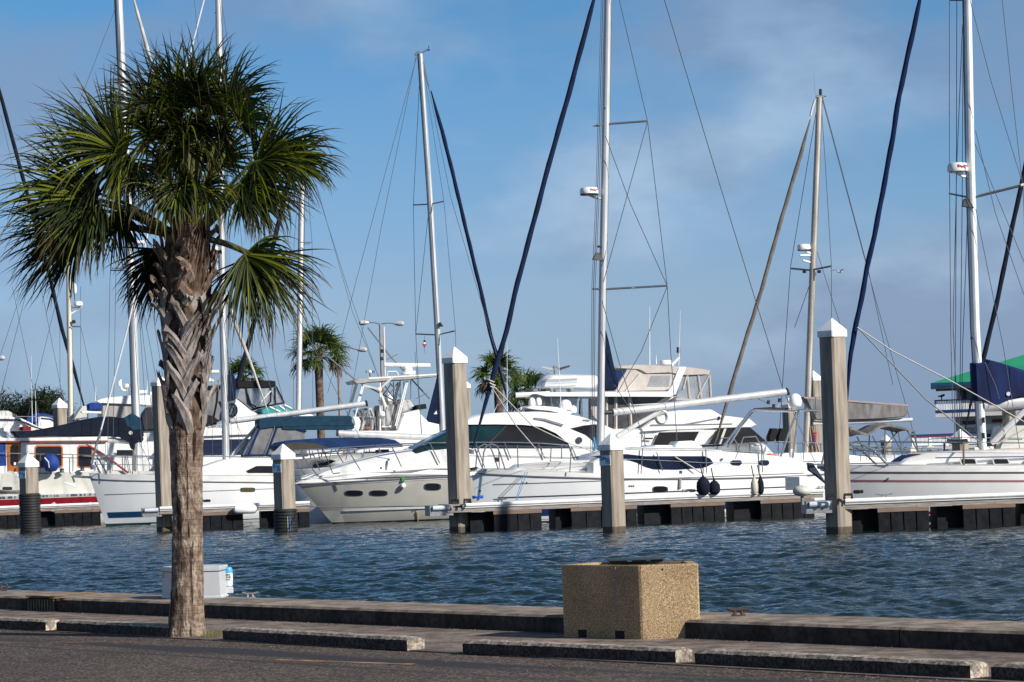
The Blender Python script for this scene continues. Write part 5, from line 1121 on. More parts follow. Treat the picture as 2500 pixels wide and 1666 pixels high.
E.slab('wing_wall',[(1640,968),(1652,968),(1622,984),(1600,985),(1628,967)],1.75,gel2,.03); E.tube('grab_rail',[(1538,990,1.8),(1640,984,1.8)],.03,gel2)
for a in ([(1418,972),(1420,1020)],[(1345,970),(1350,1012)]): both(E,'deck_post',a,1.7,.06,steel,6)
E.plate('aft_panel',[(1442,975),(1458,975),(1462,1030),(1446,1012)],1.6,beige,th=.2); E.plate('aft_post',[(1415,978),(1421,978),(1419,1012),(1414,1012)],1.62,M('dull red tube',(0,0,0)),th=.1); E.slab('aft_enclosure',[(1330,970),(1412,970),(1405,1010),(1335,1008)],1.5,clear,.05)
E.slab('bimini',[(1503,898),(1512,893),(1557,890),(1600,891),(1640,893),(1700,898),(1736,904),(1734,915),(1690,917),(1676,917),(1640,912),(1572,914),(1555,902),(1512,899)],1.5,beige,.18)
E.slab('canvas_side',[(1530,902),(1552,903),(1573,914),(1640,913),(1648,916),(1636,950),(1626,954),(1502,956),(1503,947)],1.5,beige,.05)
E.plate('vinyl_window',[(1590,918),(1637,917),(1633,944),(1580,944)],1.52,clear,both=True); E.plate('vinyl_window',[(1503,904),(1530,904),(1508,936),(1503,940)],1.52,bluec,both=True)
E.tube('canopy_strut',[(1528,955,1.55),(1562,914,1.55)],.05,gel2)
E.slab('radar_mast',[(1658,896),(1676,896),(1652,960),(1620,985),(1612,984),(1640,940)],1.55,gel,.05)
E.slab('front_enclosure',[(1660,920),(1734,917),(1735,976),(1650,976)],1.4,clear,.04)
for a in ([(1678,917),(1684,976)],[(1733,915),(1736,978)],[(1705,917),(1712,972)],[(1731,918),(1702,972)],[(1650,976),(1736,977)],[(1668,950),(1676,920)]): both(E,'canopy_frame',a,1.43,.05,beige,5)
radar(E,1610,1641,879,892,0,None); aerial(E,1586,892,1586,748,.8,.03); aerial(E,1657,893,1661,758,.8,.02); E.tube('nav_light',[(1656,862),(1656,848)],.09,blk); E.tube('nav_light_pole',[(1657,876),(1657,862)],.04,gel2); aerial(E,1602,889,1602,868,.3,.03); E.tube('outrigger',[(1640,893),(1658,873)],.07,gel)
E.tube('radar_bar',[(1259,966,1.0),(1342,962,1.0)],.14,gel,8); p=E.loc(1318,964,1.16); text('lettering','Raymarine',.19,redb,E.t,(p.x,p.y-.03,p.z))
E.tube('radar_pedestal',[(1316,968,1),(1340,980,1)],.2,gel,8)
both(E,'bow_rail',[(1700,1090),(1780,1072),(1840,1067),(1890,1078),(1905,1110)],1.8,.03,steeld); E.tube('spot_glass',[(1754,1018,1.98),(1757,1024,1.98)],.07,bluec)
E.plate('vent_grille',[(1573,1069),(1594,1069),(1594,1073),(1573,1073)],1.93,blk); E.plate('panel_line',[(1573,1055),(1574.5,1055),(1575,1092),(1573.5,1092)],1.93,M('brown line',(0,0,0)))
# dinghy on the boat deck
T=Fr(1385,151,12); T.thing('dinghy','white upturned dinghy with ribbed grey side lying on the trawler deck','dinghy'); T.t.location.z=0
T.slab('hull',[(1322,943),(1326,930),(1340,917),(1362,914),(1430,915),(1456,916),(1466,922),(1468,940),(1456,949),(1324,948)],.8,gel,.25)
T.slab('ribbed_side',[(1323,944),(1328,930),(1340,920),(1360,919),(1414,921),(1416,930),(1412,944),(1325,947)],.84,M('ribbed grey',(.55,.57,.60),.5,c2=(.28,.30,.33),scale=1.6,st=(.15,.15,9),lo=.44,hi=.52),.14)
for x in (1347,1396): T.slab('chock',[(x-4,948),(x+6,948),(x+3,957),(x-1,957)],.5,gel2,.02)
# ---------------- F : sailboat, bow right, in the middle background
Ff=Fr(1075,166,10); Ff.tr=-1; Ff.thing('sailboat','background sailboat with navy furled jib crossing another, mast left of the tall middle pile','sailboat',GS)
h=Ff.hull([(1262,1110),(1180,1115),(1070,1118),(900,1118),(820,1114)],(1235,1257),3.8,gel); Ff.slab('coachroof',[(860,1112),(875,1098),(1100,1092),(1150,1112)],1.1,gel,.1); Ff.plate('cabin_window',[(890,1103),(1060,1099),(1060,1106),(890,1109)],1.13,dglass)
mast(Ff,[(1026,132),(1049,470),(1068,800),(1081,1062)],13,alu)
Ff.tube('boom',[(825,1058),(900,1062),(980,1066),(1068,1069)],.165,alu,12); Ff.tube('boom_end',[(821,1058),(826,1058)],.18,blk,8)
Ff.slab('sail_bag',[(1071,905),(1062,945),(1042,1023),(1046,1030),(1072,1036),(1075,960)],.12,navy,.05)
p=Ff.loc(1063,1008,.14); MB().loft([[(p.x-.09,p.y,p.z-.08),(p.x+.10,p.y,p.z-.08),(p.x+.06,p.y,p.z+.12)],[(p.x-.09,p.y+.02,p.z-.08),(p.x+.10,p.y+.02,p.z-.08),(p.x+.06,p.y+.02,p.z+.12)]]).build('bag_emblem',white,Ff.t)
furl(Ff,[(1247,1005),(1240,980),(1214,873),(1197,816),(1181,740),(1150,612),(1130,528),(1107,430),(1082,330),(1052,222)],.22,navy); Ff.wire([(1034,150,.2),(1100,480,.2),(1190,790,.2),(1262,1040,.2)],'forestay',.015)
Ff.tube('halyard_swivel',[(1047,212),(1040,190),(1033,150)],.045,steeld)
for p in ([(1026,142),(1050,465)],): pass
for a,b,c_ in ((1009,501,-.9),(1084,492,.9)): Ff.tube('spreader',[(1050,499,0),(a,b,c_)],.04,steeld)
for a,b,c_ in ((1015,816,-1.1),(1112,808,1.1)): Ff.tube('spreader',[(1068,818,0),(a,b,c_)],.04,steeld)
for p in ([(1027,142,0),(1009,501,-.9),(1015,816,-1.1),(1030,1090,-1.2)],[(1030,142,0),(1084,492,.9),(1112,808,1.1),(1118,1090,1.2)],[(1046,520,0),(1015,816,-1)],[(1017,140,0),(871,680,0),(800,960,0)],[(1016,138,0),(930,560,0),(840,1056,0)],[(1013,860,0),(1030,1060,.8)]): Ff.wire(p,'shroud',.014)
Ff.tube('masthead',[(1013,135),(1022,128),(1030,131)],.07,steeld); aerial(Ff,1027,130,1026,68,0,.012,mat=steeld); Ff.tube('wind_vane',[(1028,130),(1046,121),(1047,112)],.02,blk); Ff.tube('wind_vane',[(1041,122),(1050,123)],.035,blk)
q=Ff.loc(1074,796,.3); MB().loft([[(q.x-.05,q.y,q.z+.2),(q.x+.05,q.y,q.z+.2),(q.x,q.y+.1,q.z+.2)],[(q.x-.1,q.y,q.z-.08),(q.x+.2,q.y,q.z-.03),(q.x,q.y+.2,q.z-.05)]]).build('deck_light',blk,Ff.t)
Ff.wire([(1036,820,.6),(1036,862,.6)],'flag_halyard',.01)
fl=Ff.slab('courtesy_flag',[(1035,830),(1039,832),(1041,842),(1036,850),(1032,842)],.03+.6,navy,.01,wf=.57); Ff.plate('flag_red',[(1034,840),(1040,840),(1037,848),(1033,845)],.66,redb,parent=fl); Ff.plate('flag_white',[(1034,836),(1039,836),(1040,840),(1034,840)],.66,white,parent=fl)
# ---------------- G : sport fisher with tower
Gg=Fr(1000,180,12); Gg.tr=1; Gg.thing('fishing_boat','white sport fishing boat with aluminium tower, hard top and wind generator','fishing boat',GM)
h=Gg.hull([(1180,1110),(1080,1108),(960,1112),(855,1114)],(1150,1245),4.6,gel)
Gg.slab('deckhouse',[(860,1052),(968,1052),(1080,1062),(1120,1100),(860,1110)],1.9,gel,.1)
Gg.slab('bridge_cabin',[(968,1056),(975,1030),(984,1010),(1024,1000),(1028,1012),(1046,1030),(1072,1036),(1080,1062)],1.6,gel,.1); Gg.slab('curved_fairing',[(862,1018),(876,1018),(881,1028),(880,1042),(876,1052),(858,1052),(866,1036)],1.5,gel,.08)
Gg.slab('hard_top',[(863,930),(877,925),(931,920),(1000,917),(1080,911),(1082,917),(1000,926),(940,930),(895,934),(870,937)],1.7,M('weathered grey aluminium',(.42,.41,.39),.5,.3,c2=(.25,.25,.24),scale=2),.05)
Gg.plate('top_trim',[(900,922),(1080,912),(1080,915),(900,926)],1.72,gel)
for a in ([(996,930),(968,1046)],[(992,930),(965,1040)],[(890,935),(866,1020)],[(886,935),(872,985)]): both(Gg,'tower_leg',a,1.4,.045,white)
for a in ([(977,930),(977,972)],[(1003,928),(1003,975)],[(952,935),(976,968)],[(971,935),(940,978)],[(944,945),(944,1000)]): both(Gg,'tower_brace',a,1.2,.03,steeld)
Gg.tube('radar_bar',[(938,891),(1050,893)],.13,gel,8); q=Gg.loc(996,915,0); MB().lathe((q.x,q.y,q.z),[(.45,0),(.4,.12),(.3,.15),(.28,.38),(.2,.45),(.1,.5)],16).build('radar_pedestal',gel,Gg.t); Gg.tube('searchlight',[(1004,911),(1014,909)],.1,gel,8)
Gg.tube('mast_pole',[(937,798),(940,918)],.06,gel2); Gg.tube('lamp_stack',[(933,853),(933,862)],.09,blk); Gg.tube('lamp_stack',[(931,872),(933,880)],.09,blk); Gg.tube('rail',[(946,918),(947,907),(968,907),(973,916)],.03,gel)
Gg.tube('weather_station',[(903,920),(903,912)],.03,blk); q=Gg.loc(903,908,0); MB().lathe((q.x,q.y,q.z-.1),[(.06,0),(.12,.05),(.12,.15),(.05,.2)],10).build('weather_station_head',gel,Gg.t)
for x in (894,909,913): Gg.tube('wind_cup',[(x,905),(x,911)],.03,kmat)
hub=(926,951); Gg.tube('generator_pole',[(928,935,1.8),(928,1056,1.8)],.055,white)
q=Gg.loc(*hub,1.9); wg=MB().lathe((q.x,q.y-.15,q.z),[(.08,0),(.13,.05),(.13,.4)],14,'y').build('wind_generator',gel,Gg.t)
for a in ((886,940),(959,922),(941,994)):
    p1=Gg.loc(*a,1.95); d=(p1-q); sd=d.cross(Vector((0,1,0))).normalized(); 
    MB().loft([[tuple(q+d*.06+sd*.05+Vector((0,-.1,0))),tuple(q+d*.06-sd*.05+Vector((0,-.1,0))),tuple(q+d*.06-sd*.05+Vector((0,-.07,0))),tuple(q+d*.06+sd*.05+Vector((0,-.07,0)))],[tuple(q+d+sd*.10+Vector((0,-.1,0))),tuple(q+d-sd*.04+Vector((0,-.12,0))),tuple(q+d-sd*.04+Vector((0,-.09,0))),tuple(q+d+sd*.1+Vector((0,-.07,0)))]]).build('blade',gel2,wg)
Gg.slab('covered_seats',[(880,1002),(896,996),(913,996),(916,1020),(912,1052),(882,1052),(884,1030)],1.0,M('grey vinyl cover',(.42,.42,.42),.6,c2=(.16,.155,.15),scale=1.6,st=(3.5,1,1),lo=.42,hi=.56),.1)
Gg.slab('covered_console',[(922,1008),(926,990),(945,988),(970,986),(985,974),(1002,978),(1012,992),(1000,1000),(984,1008),(968,1052),(924,1052)],1.0,M('grey vinyl cover',(0,0,0)),.12)
for i,x in enumerate((866,876,886,896,904)): Gg.tube('rod_holder',[(x-2,1002,1.2),(x+5,1018,1.2)],.07,steel,6)
dome(Gg,932,1004,1017,16,1.9); both(Gg,'seat_frame',[(906,1052),(906,1020),(916,1018),(917,1052)],1.1,.04,steel); both(Gg,'seat_frame',[(942,1002),(942,1040),(950,1040)],1.3,.04,steel)
Gg.slab('orange_cushion',[(894,1042),(906,1042),(906,1047),(894,1047)],1.3,M('orange dull',(.30,.08,.02),.7),.02); Gg.slab('helm_table',[(932,1040),(956,1039),(955,1043),(933,1044)],1.3,gel2,.02)
Gg.slab('instrument_box',[(1016,990),(1040,986),(1042,998),(1018,1002)],.8,blackc,.03); Gg.tube('outrigger',[(790,862),(870,930),(1026,1012)],.045,steeld); Gg.tube('outrigger',[(898,800),(955,873),(1050,975)],.045,steeld)
Gg.wire([(688,1120),(650,1000)],'line',.01)
for a in ((955,873),(1027,968)): Gg.tube('outrigger_spreader',[(a[0]-12,a[1]+6),(a[0],a[1]),(a[0]+16,a[1]-8)],.02,steeld); 
# ---------------- H : flybridge cruiser with black bimini and teal windscreen
H_=Fr(620,176,12); H_.tr=1; H_.thing('motor_yacht','white flybridge cruiser with black bimini and teal windscreen behind the left sloop','motor yacht',GM)
h=H_.hull([(880,1110),(800,1108),(700,1110),(480,1114)],(850,1250),4.6,gel)
H_.slab('main_cabin',[(470,1064),(625,1063),(700,1085),(740,1112),(470,1114)],1.8,gel,.08); H_.plate('cabin_window',[(480,1074),(612,1072),(640,1090),(640,1111),(480,1112)],1.83,M('navy smoked glass',(.02,.03,.07),.12,c2=(.015,.02,.04),st=(.3,1,6),scale=3),both=True)
H_.slab('deck_band',[(480,1044),(496,1044),(545,1034),(622,1030),(700,1022),(790,1022),(700,1045),(626,1062),(480,1066)],2.0,gel,.08)
H_.slab('flybridge',[(573,976),(578,975),(611,1003),(628,1011),(728,1010),(754,1008),(776,1021),(700,1040),(622,1044),(560,1044),(566,1010)],1.7,gel,.08)
text('lettering','CARVER',.26,gst,H_.t,tuple(H_.loc(527,1041,2.04)))
H_.slab('windscreen',[(629,1006),(650,996),(690,992),(722,1001),(722,1009),(640,1010)],1.6,M('teal screen',(.05,.38,.36),.2,c2=(.03,.26,.26),scale=1),.05)
for a in ([(658,994),(684,1006)],[(682,991),(700,1004)],[(694,989),(720,1002)]): H_.tube('screen_bar',[(x,y,1.62) for x,y in a],.05,gel,4)
H_.slab('bimini',[(576,935),(600,930),(660,929),(673,931),(674,944),(660,946),(578,947)],1.6,blackc,.08)
H_.slab('enclosure',[(584,948),(672,945),(692,984),(640,1000),(612,1002),(578,974)],1.5,clear,.04)
for a in ([(601,947),(606,985),(622,1000)],[(661,946),(661,980),(650,992),(630,996),(612,986),(604,960)],[(671,946),(672,988)],[(674,944),(694,984)],[(610,1003),(640,994),(694,984)],[(580,975),(612,1002)]): both(H_,'canopy_frame',a,1.53,.05,blackc,5)
H_.tube('canopy_strut',[(626,994,1.56),(662,954,1.56)],.04,gel)
H_.slab('side_bimini',[(496,946),(500,942),(538,941),(540,947),(538,950),(498,951)],1.5,blackc,.04); H_.slab('side_enclosure',[(497,951),(540,949),(548,985),(538,1028),(520,1022),(497,1016)],1.4,clearg,.04)
for a in ([(532,950),(530,980),(522,1020)],[(536,980),(545,1000),(538,1028)]): both(H_,'canopy_frame',a,1.43,.05,blackc,5)
H_.slab('dark_boat_cover',[(480,1012),(500,1012),(522,1016),(536,1030),(500,1040),(480,1042)],1.6,blackc,.05)
H_.tube('radar_bar',[(500,908,.5),(534,909,.5)],.12,gel,8); H_.slab('radar_pedestal',[(498,916),(508,920),(522,928),(522,932),(498,932)],.3,gel,.03); H_.tube('outrigger_pole',[(541,890,0),(534,700,0)],.03,white)
p=H_.loc(566,1002,1.8); m=MB().tube([(p.x+.28*math.cos(a),p.y,p.z+.36*math.sin(a)) for a in [i*math.pi/10 for i in range(21)]],.07,8,cap=False); m.build('life_ring',navyd,H_.t)
for a in ((570,965),(575,978),(560,975)): H_.tube('light_cluster',[(568,972,1.7),(a[0],a[1],1.7)],.05,gel2,5)
# ---------------- M : mast + navy furled jib
Mm=Fr(730,190,10); Mm.tr=1; Mm.thing('sailboat','background sailboat with slim white mast right of the palm fronds and navy furled jib','sailboat',GS)
Mm.hull([(540,1095),(640,1100),(900,1102)],(565,1235),3.6,gel); mast(Mm,[(739,340),(734,640),(728,1020),(727,1090)],12.5,M('cream mast',(.70,.68,.66),.4,.1))
furl(Mm,[(556,1030),(566,985),(590,900),(617,800),(650,670),(681,540),(705,440),(730,352)],.3,navyd); both(Mm,'spreader',[(732,592),(762,592)],.6,.03,steeld)
for p in ([(741,350),(762,592),(764,1010)],[(738,350),(718,592),(716,1010)],[(742,345),(860,760),(960,1010)],[(737,350),(848,700),(985,1100)],[(738,350),(727,330)]): Mm.wire([(x,y,.5) for x,y in p],'shroud',.015)
for dx in (-8,8): Mm.wire([(739+dx,350),(729+dx*.8,1010)],'halyard',.014,M('cyan rope',(0,0,0)) if dx<0 else None)
both(Mm,'spreader',[(730,752),(745,752)],.6,.03,steeld)
# ---------------- N : sailboat with grey furled sails
N2=Fr(1968,136,12); N2.tr=1; N2.thing('sailboat','sailboat with weathered mast, grey sail cover and grey awning left of the nearest sailboat','sailboat',GS)
h=N2.hull([(1735,1118),(1850,1126),(2000,1130),(2186,1126)],(1760,1265),3.7,gel,rs=-.3); h.band('brown_line',.05,.10,M('brown line',(0,0,0)),rel=True)
N2.slab('coachroof',[(1880,1124),(1900,1108),(2000,1104),(2090,1112),(2188,1122),(2186,1130)],1.0,gel,.1); mast(N2,[(2000,238),(1988,560),(1976,860),(1967,1110)],15,aluo)
furl(N2,[(1741,1092),(1748,1076),(1799,900),(1825,816),(1857,716),(1899,565),(1927,470),(1960,360),(1978,292)],.19,furlb); N2.tube('sail_head_swivel',[(1979,283),(1984,262),(1990,245)],.06,gel2)
N2.slab('sail_cover',[(1962,969),(2010,969),(2081,981),(2150,986),(2212,987),(2219,991),(2218,1010),(2212,1018),(2150,1024),(2081,1029),(2010,1026),(1988,1024),(1976,1000)],.28,greyc,.12)
N2.plate('cover_seam',[(1962,969),(2216,988),(2218,992),(1964,973)],.285,M('dull rose edge',(.34,.27,.26),.8)); N2.tube('boom',[(1985,1034),(2100,1031),(2227,1025)],.09,alu,10)
awning(N2,'awning',[(2075,1046),(2083,1044),(2100,1053),(2118,1060),(2132,1050),(2150,1040),(2170,1036),(2200,1042),(2232,1050)],1.2,greyc,.10,.08)
for a in ([(2161,1050),(2160,1120)],[(2232,1052),(2244,1118)],[(2130,1065),(2150,1105),(2172,1135)],[(2230,1054),(2190,1098)],[(2212,1046),(2244,1110)]): both(N2,'awning_frame',a,1.1,.035,steeld,5)
for p in ([(2004,240,0),(2015,400,.3),(2030,652,.9),(2030,1110,1)],[(1998,240,0),(1930,652,-.9),(1915,870,-1),(1900,1100,-1)],[(2006,238,0),(2140,740,0),(2222,1025,0),(2240,1100,0)],[(2008,238,0),(2120,660,0),(2180,940,0)],[(1990,600,0),(2060,820,.9)],[(1975,700,0),(1940,800,-1)]): N2.wire(p,'shroud',.015)
N2.tube('spreader',[(1976,660,0),(1932,656,-.9)],.045,steeld); N2.tube('spreader',[(1978,660,0),(2030,650,.9)],.045,steeld); 
for x in (1964,2000): N2.tube('spreader_lamp',[(x,660,.2),(x,667,.2)],.09,blk,8)
radar(N2,1946,1979,596,611,.1,None,brk=(1985,622)); N2.tube('radar_ring',[(1948,608,.1),(1978,608,.1)],.1,bstr); N2.tube('bracket',[(1953,624,.1),(1984,624,0)],.05,gel); N2.tube('bracket',[(1960,636,.1),(1982,642,0)],.05,gel)
N2.tube('masthead',[(1992,236),(2010,236)],.06,steeld); N2.tube('masthead_light',[(2003,232),(2003,218)],.07,blk,8); aerial(N2,1990,230,1987,176,0,.012,mat=steeld); N2.tube('wind_vane',[(2003,234),(2017,236)],.02,blk)
for x0,x1 in ((1980,2000),(1986,1992),(1975,1984)): N2.wire([(x0,1040,.1),(x1,1105,.3)],'rope',.05,M('tan rope',(0,0,0)))
both(N2,'pushpit',[(2100,1130),(2104,1096),(2180,1094),(2186,1128)],1.0,.03,steeld); 
for x in (1893,1915): N2.slab('outboard_motor',[(x-16,1068),(x-8,1046),(x+4,1046),(x+10,1052),(x-2,1078),(x-14,1080)],.25,blackc,.05)
both(N2,'lifeline',[(1780,1085),(1900,1078),(2090,1085),(2180,1092)],1.1,.014,steel,4)
for x in (1830,1900,1960,2040,2120): both(N2,'stanchion',[(x,1080),(x+2,1124)],1.1,.022,steeld,4)
N2.tube('red_ball',[(1990,1056,1),(1991,1060,1)],.09,redb,8); N2.tube('pink_ribbon',[(1991,1062,1),(1990,1082,1)],.05,M('magenta',(.45,.03,.18),.6),5); N2.plate('black_panel',[(1981,1078),(1991,1077),(1990,1089),(1981,1089)],1.1,kmat)
# ---------------- S : navy covered boat
S=Fr(830,142.8,12); S.tr=1; S.thing('covered_boat','low white boat under long navy canvas between left sloop and grey motor yacht','boat',GM)
S.hull([(690,1150),(760,1146),(900,1138),(1000,1134)],(712,1262),3.6,gel); S.slab('cabin',[(690,1125),(760,1120),(860,1108),(985,1106),(990,1140),(690,1150)],1.4,gel,.08)
S.slab('canvas_cover',[(675,1092),(688,1080),(720,1074),(780,1070),(860,1068),(930,1069),(965,1074),(984,1086),(985,1092),(900,1094),(760,1095),(684,1101)],1.5,bluec,.14)
S.slab('cover_inside',[(684,1100),(690,1086),(720,1079),(770,1082),(800,1092),(800,1097)],1.52,M('olive shade cloth',(.05,.045,.035),.9),.04)
for x in (735,775,810,850,890,925,960): both(S,'rail_post',[(x,1096),(x+ (6 if x%2 else -6),1124)],1.45,.03,steel,5)
both(S,'rail',[(700,1110),(985,1104)],1.45,.02,steel,5); S.slab('gear_heap',[(766,1136),(790,1130),(820,1118),(834,1120),(800,1136),(770,1142)],.8,navyd,.04); S.plate('red_light',[(836,1104),(839,1104),(839,1108),(836,1108)],1.5,redb); S.slab('blue_box',[(932,1098),(950,1097),(950,1104),(934,1105)],1.0,royal,.02)
# ---------------- left background boats
L1=Fr(50,205,12); L1.tr=1; L1.thing('motor_yacht','white motor cruiser with navy stripe, cut by the left edge','motor yacht',GM)
L1.hull([(190,1090),(100,1085),(-120,1085)],(170,1230),4,gel); L1.slab('cabin',[(-90,1016),(0,1016),(46,1019),(70,1030),(100,1045),(135,1052),(150,1085),(-90,1085)],1.7,gel,.1)
L1.plate('stripe',[(-90,1022),(0,1023),(44,1024),(80,1040),(110,1049),(108,1051),(78,1043),(43,1027),(0,1026),(-90,1025)],1.73,navy); L1.slab('hard_top',[(-90,1004),(20,1003),(42,1014),(40,1018),(-90,1017)],1.5,gel2,.05); aerial(L1,79,1035,76,868,.5,.025); aerial(L1,89,1048,86,950,.5,.03); L1.tube('antenna_tip',[(86,952,.5),(86,937,.5)],.035,kmat); L1.tube('rail',[(0,1017,1),(200,1017,1)],.025,steel)
L1.slab('red_fender_bag',[(47,1043),(55,1042),(76,1042),(76,1051),(48,1052)],1.8,redm,.04)
L2=Fr(110,215,12); L2.tr=1; L2.thing('motor_yacht','small white cruiser with blue canvas just left of the far pile at the left','motor yacht',GM)
L2.hull([(180,1062),(120,1064),(50,1066)],(165,1220),3.6,gel); L2.slab('cabin',[(92,1020),(100,1017),(125,1021),(148,1034),(150,1064),(92,1064)],1.4,gel,.08); L2.slab('blue_canvas',[(66,1022),(90,1008),(120,1012),(145,1022),(146,1026),(110,1018),(98,1020),(96,1034),(66,1030)],1.3,royal,.05); L2.plate('stripe',[(100,1020),(124,1022),(146,1033),(144,1035),(122,1025),(100,1023)],1.43,navy)
L3=Fr(310,200,12); L3.tr=1; L3.thing('motor_yacht','tall white flybridge yacht with curtained enclosure behind the left weathered mast','motor yacht',GM)
L3.hull([(520,1110),(400,1112),(215,1114)],(500,1228),4.6,gel); L3.slab('cabin',[(235,1045),(400,1050),(470,1095),(470,1114),(235,1114)],2.0,gel,.08); L3.plate('cabin_window',[(285,1099),(330,1099),(330,1116),(285,1116)],2.03,dglass)
L3.slab('hard_top',[(234,980),(246,974),(262,971),(310,966),(383,964),(395,975),(395,992),(340,988),(260,985),(240,984)],2.0,gel,.08); L3.slab('curtains',[(250,985),(340,988),(342,1030),(248,1030)],1.8,M('curtain vinyl',(.42,.39,.36),.6,c2=(.24,.23,.22),scale=1.5,st=(3,1,.3)),.04); L3.slab('bridge',[(240,1028),(395,1028),(400,1050),(240,1052)],1.9,gel,.05); L3.slab('arch_leg',[(200,992),(215,992),(214,1020),(180,1024)],1.6,gel2,.05)
radar(L3,301,319,937,947,0,None); L3.tube('radar_post',[(312,948),(314,966)],.12,gel); L3.tube('mast_arm',[(294,927),(296,948),(302,953),(312,954)],.07,gel); L3.tube('horn',[(291,930),(291,942)],.09,gel); L3.tube('radar_bar',[(338,958),(358,957)],.12,gel); aerial(L3,358,965,361,930,0,.03); L3.tube('light_post',[(368,966),(368,957)],.09,gel); aerial(L3,233,982,234,945,0,.03)
T2=Fr(230,196,12); T2.thing('covered_outboard','bright blue canvas bundle on a white davit left of the flybridge yacht','covered motor'); p=T2.loc(231,994,0)
T2.slab('cover',[(213,988),(220,984),(238,983),(248,986),(249,1001),(240,1004),(214,1002)],.5,royal,.15); T2.slab('davit',[(198,1004),(248,1005),(247,1010),(199,1008)],.5,gel,.03)
for x in (214,240): T2.tube('davit_post',[(x,1010,0),(x,1062,0)],.06,steel)
L5=Fr(430,178,12); L5.tr=1; L5.thing('sailboat','sailboat showing only its dark grey sail cover and white cabin behind the slim pile','sailboat',GS)
L5.hull([(600,1120),(450,1122),(340,1122)],(580,1244),3.6,gel); L5.slab('cabin',[(340,1078),(470,1080),(500,1120),(340,1122)],1.2,gel,.08); L5.slab('sail_cover',[(341,1018),(356,996),(362,994),(400,996),(470,1000),(530,1020),(530,1040),(450,1044),(347,1052)],.4,M('charcoal canvas',(.025,.025,.03),.85,bump=.02),.15); L5.tube('boom',[(342,1054),(530,1045)],.1,alu,8)
L5.slab('dodger',[(374,1100),(384,1084),(395,1080),(420,1082),(430,1100)],.9,bluec,.05); L5.slab('white_bag',[(368,1128),(372,1122),(392,1120),(394,1146),(372,1146)],.4,gel2,.06)
L6=Fr(170,200,12); L6.tr=1; L6.thing('sailboat','sailboat with peeling cream mast carrying two white domes, left of the palm','sailboat',GS)
L6.hull([(300,1110),(200,1112),(60,1112)],(285,1228),3.6,gel); mast(L6,[(166,600),(169,800),(171,900),(173,1060)],12,M('peeling cream mast',(.58,.54,.45),.6,c2=(.14,.12,.10),scale=1.3,st=(1,1,.35),lo=.30,hi=.36))
dome(L6,182,690,717,11,.2); radar(L6,180,202,736,748,.2,None); L6.tube('bracket',[(172,768),(198,750)],.05,gel); L6.tube('bracket',[(172,752),(200,750)],.05,gel); both(L6,'spreader',[(172,797),(197,797)],.3,.04,steeld)
for p in ([(197,797,0),(240,990,0)],[(168,610,0),(60,1050,0)],[(2,280,0),(110,750,0),(165,1030,0)],[(100,1040,0),(30,700,0)],[(0,870,0),(90,600,0)],[(146,800,0),(147,1000,0)],[(197,700,0),(197,1020,0)]): L6.wire(p,'shroud',.015)
L6.tube('deck_light',[(179,782,.3),(181,790,.3)],.12,blk)
L7=Fr(60,208,12); L7.tr=-1; L7.thing('sailboat','sailboat mostly out of frame with navy furled jib slanting behind the left palm fronds','sailboat',GS)
L7.hull([(222,1062),(120,1068),(-400,1068)],(205,1224),3.6,gel2); L7.slab('cabin',[(90,1050),(100,1044),(-200,1040),(-200,1068),(90,1068)],1.,gel2,.08); mast(L7,[(-30,120),(-20,600),(-10,1060)],12,alu)
furl(L7,[(212,1015),(207,1000),(180,900),(150,800),(125,690),(60,450),(0,228),(-22,150)],.27,navyd)
# R : behind the nearest sailboat
R2=Fr(2380,150,8); R2.tr=-1; R2.thing('sailboat','sailboat at the right edge showing a black furled jib behind the blue sail cover','sailboat',GS)
R2.hull([(2335,1098),(2420,1100),(2800,1098)],(2362,1245),3.7,gel2); R2.slab('cabin',[(2460,1040),(2700,1035),(2700,1098),(2440,1098)],1.2,gel2,.08); furl(R2,[(2356,1052),(2370,985),(2405,860),(2438,720),(2470,560),(2503,410),(2560,120),(2580,0),(2588,-45)],.25,navyd,'furled_sail'); mast(R2,[(2600,-60),(2620,1060)],14,alu); both(R2,'rail',[(2300,1072),(2340,1068),(2500,1070)],1.2,.02,steel)
R2.slab('white_awning',[(2450,990),(2500,975),(2600,970),(2600,985),(2470,992)],1.2,gel2,.04)
# small craft low in the gap
W=Fr(2140,175,10); W.tr=1; W.thing('small_boat','low white open boat with bow rail seen in the gap under the grey awning','boat',GM)
W.hull([(2085,1110),(2150,1113),(2300,1112)],(2098,1232),2.6,gel); W.slab('console',[(2222,1095),(2230,1090),(2240,1090),(2244,1108),(2222,1108)],.5,gel2,.04); both(W,'rail',[(2090,1098),(2150,1094),(2300,1096)],1.0,.025,steeld); W.slab('seat_top',[(2264,1090),(2280,1089),(2281,1092),(2264,1093)],.5,M('pale lime',(.5,.55,.3),.6),.01)
for x in (2110,2130,2190,2205,2250,2290): both(W,'rail_post',[(x,1096),(x+4,1112)],1.0,.03,steeld,4)
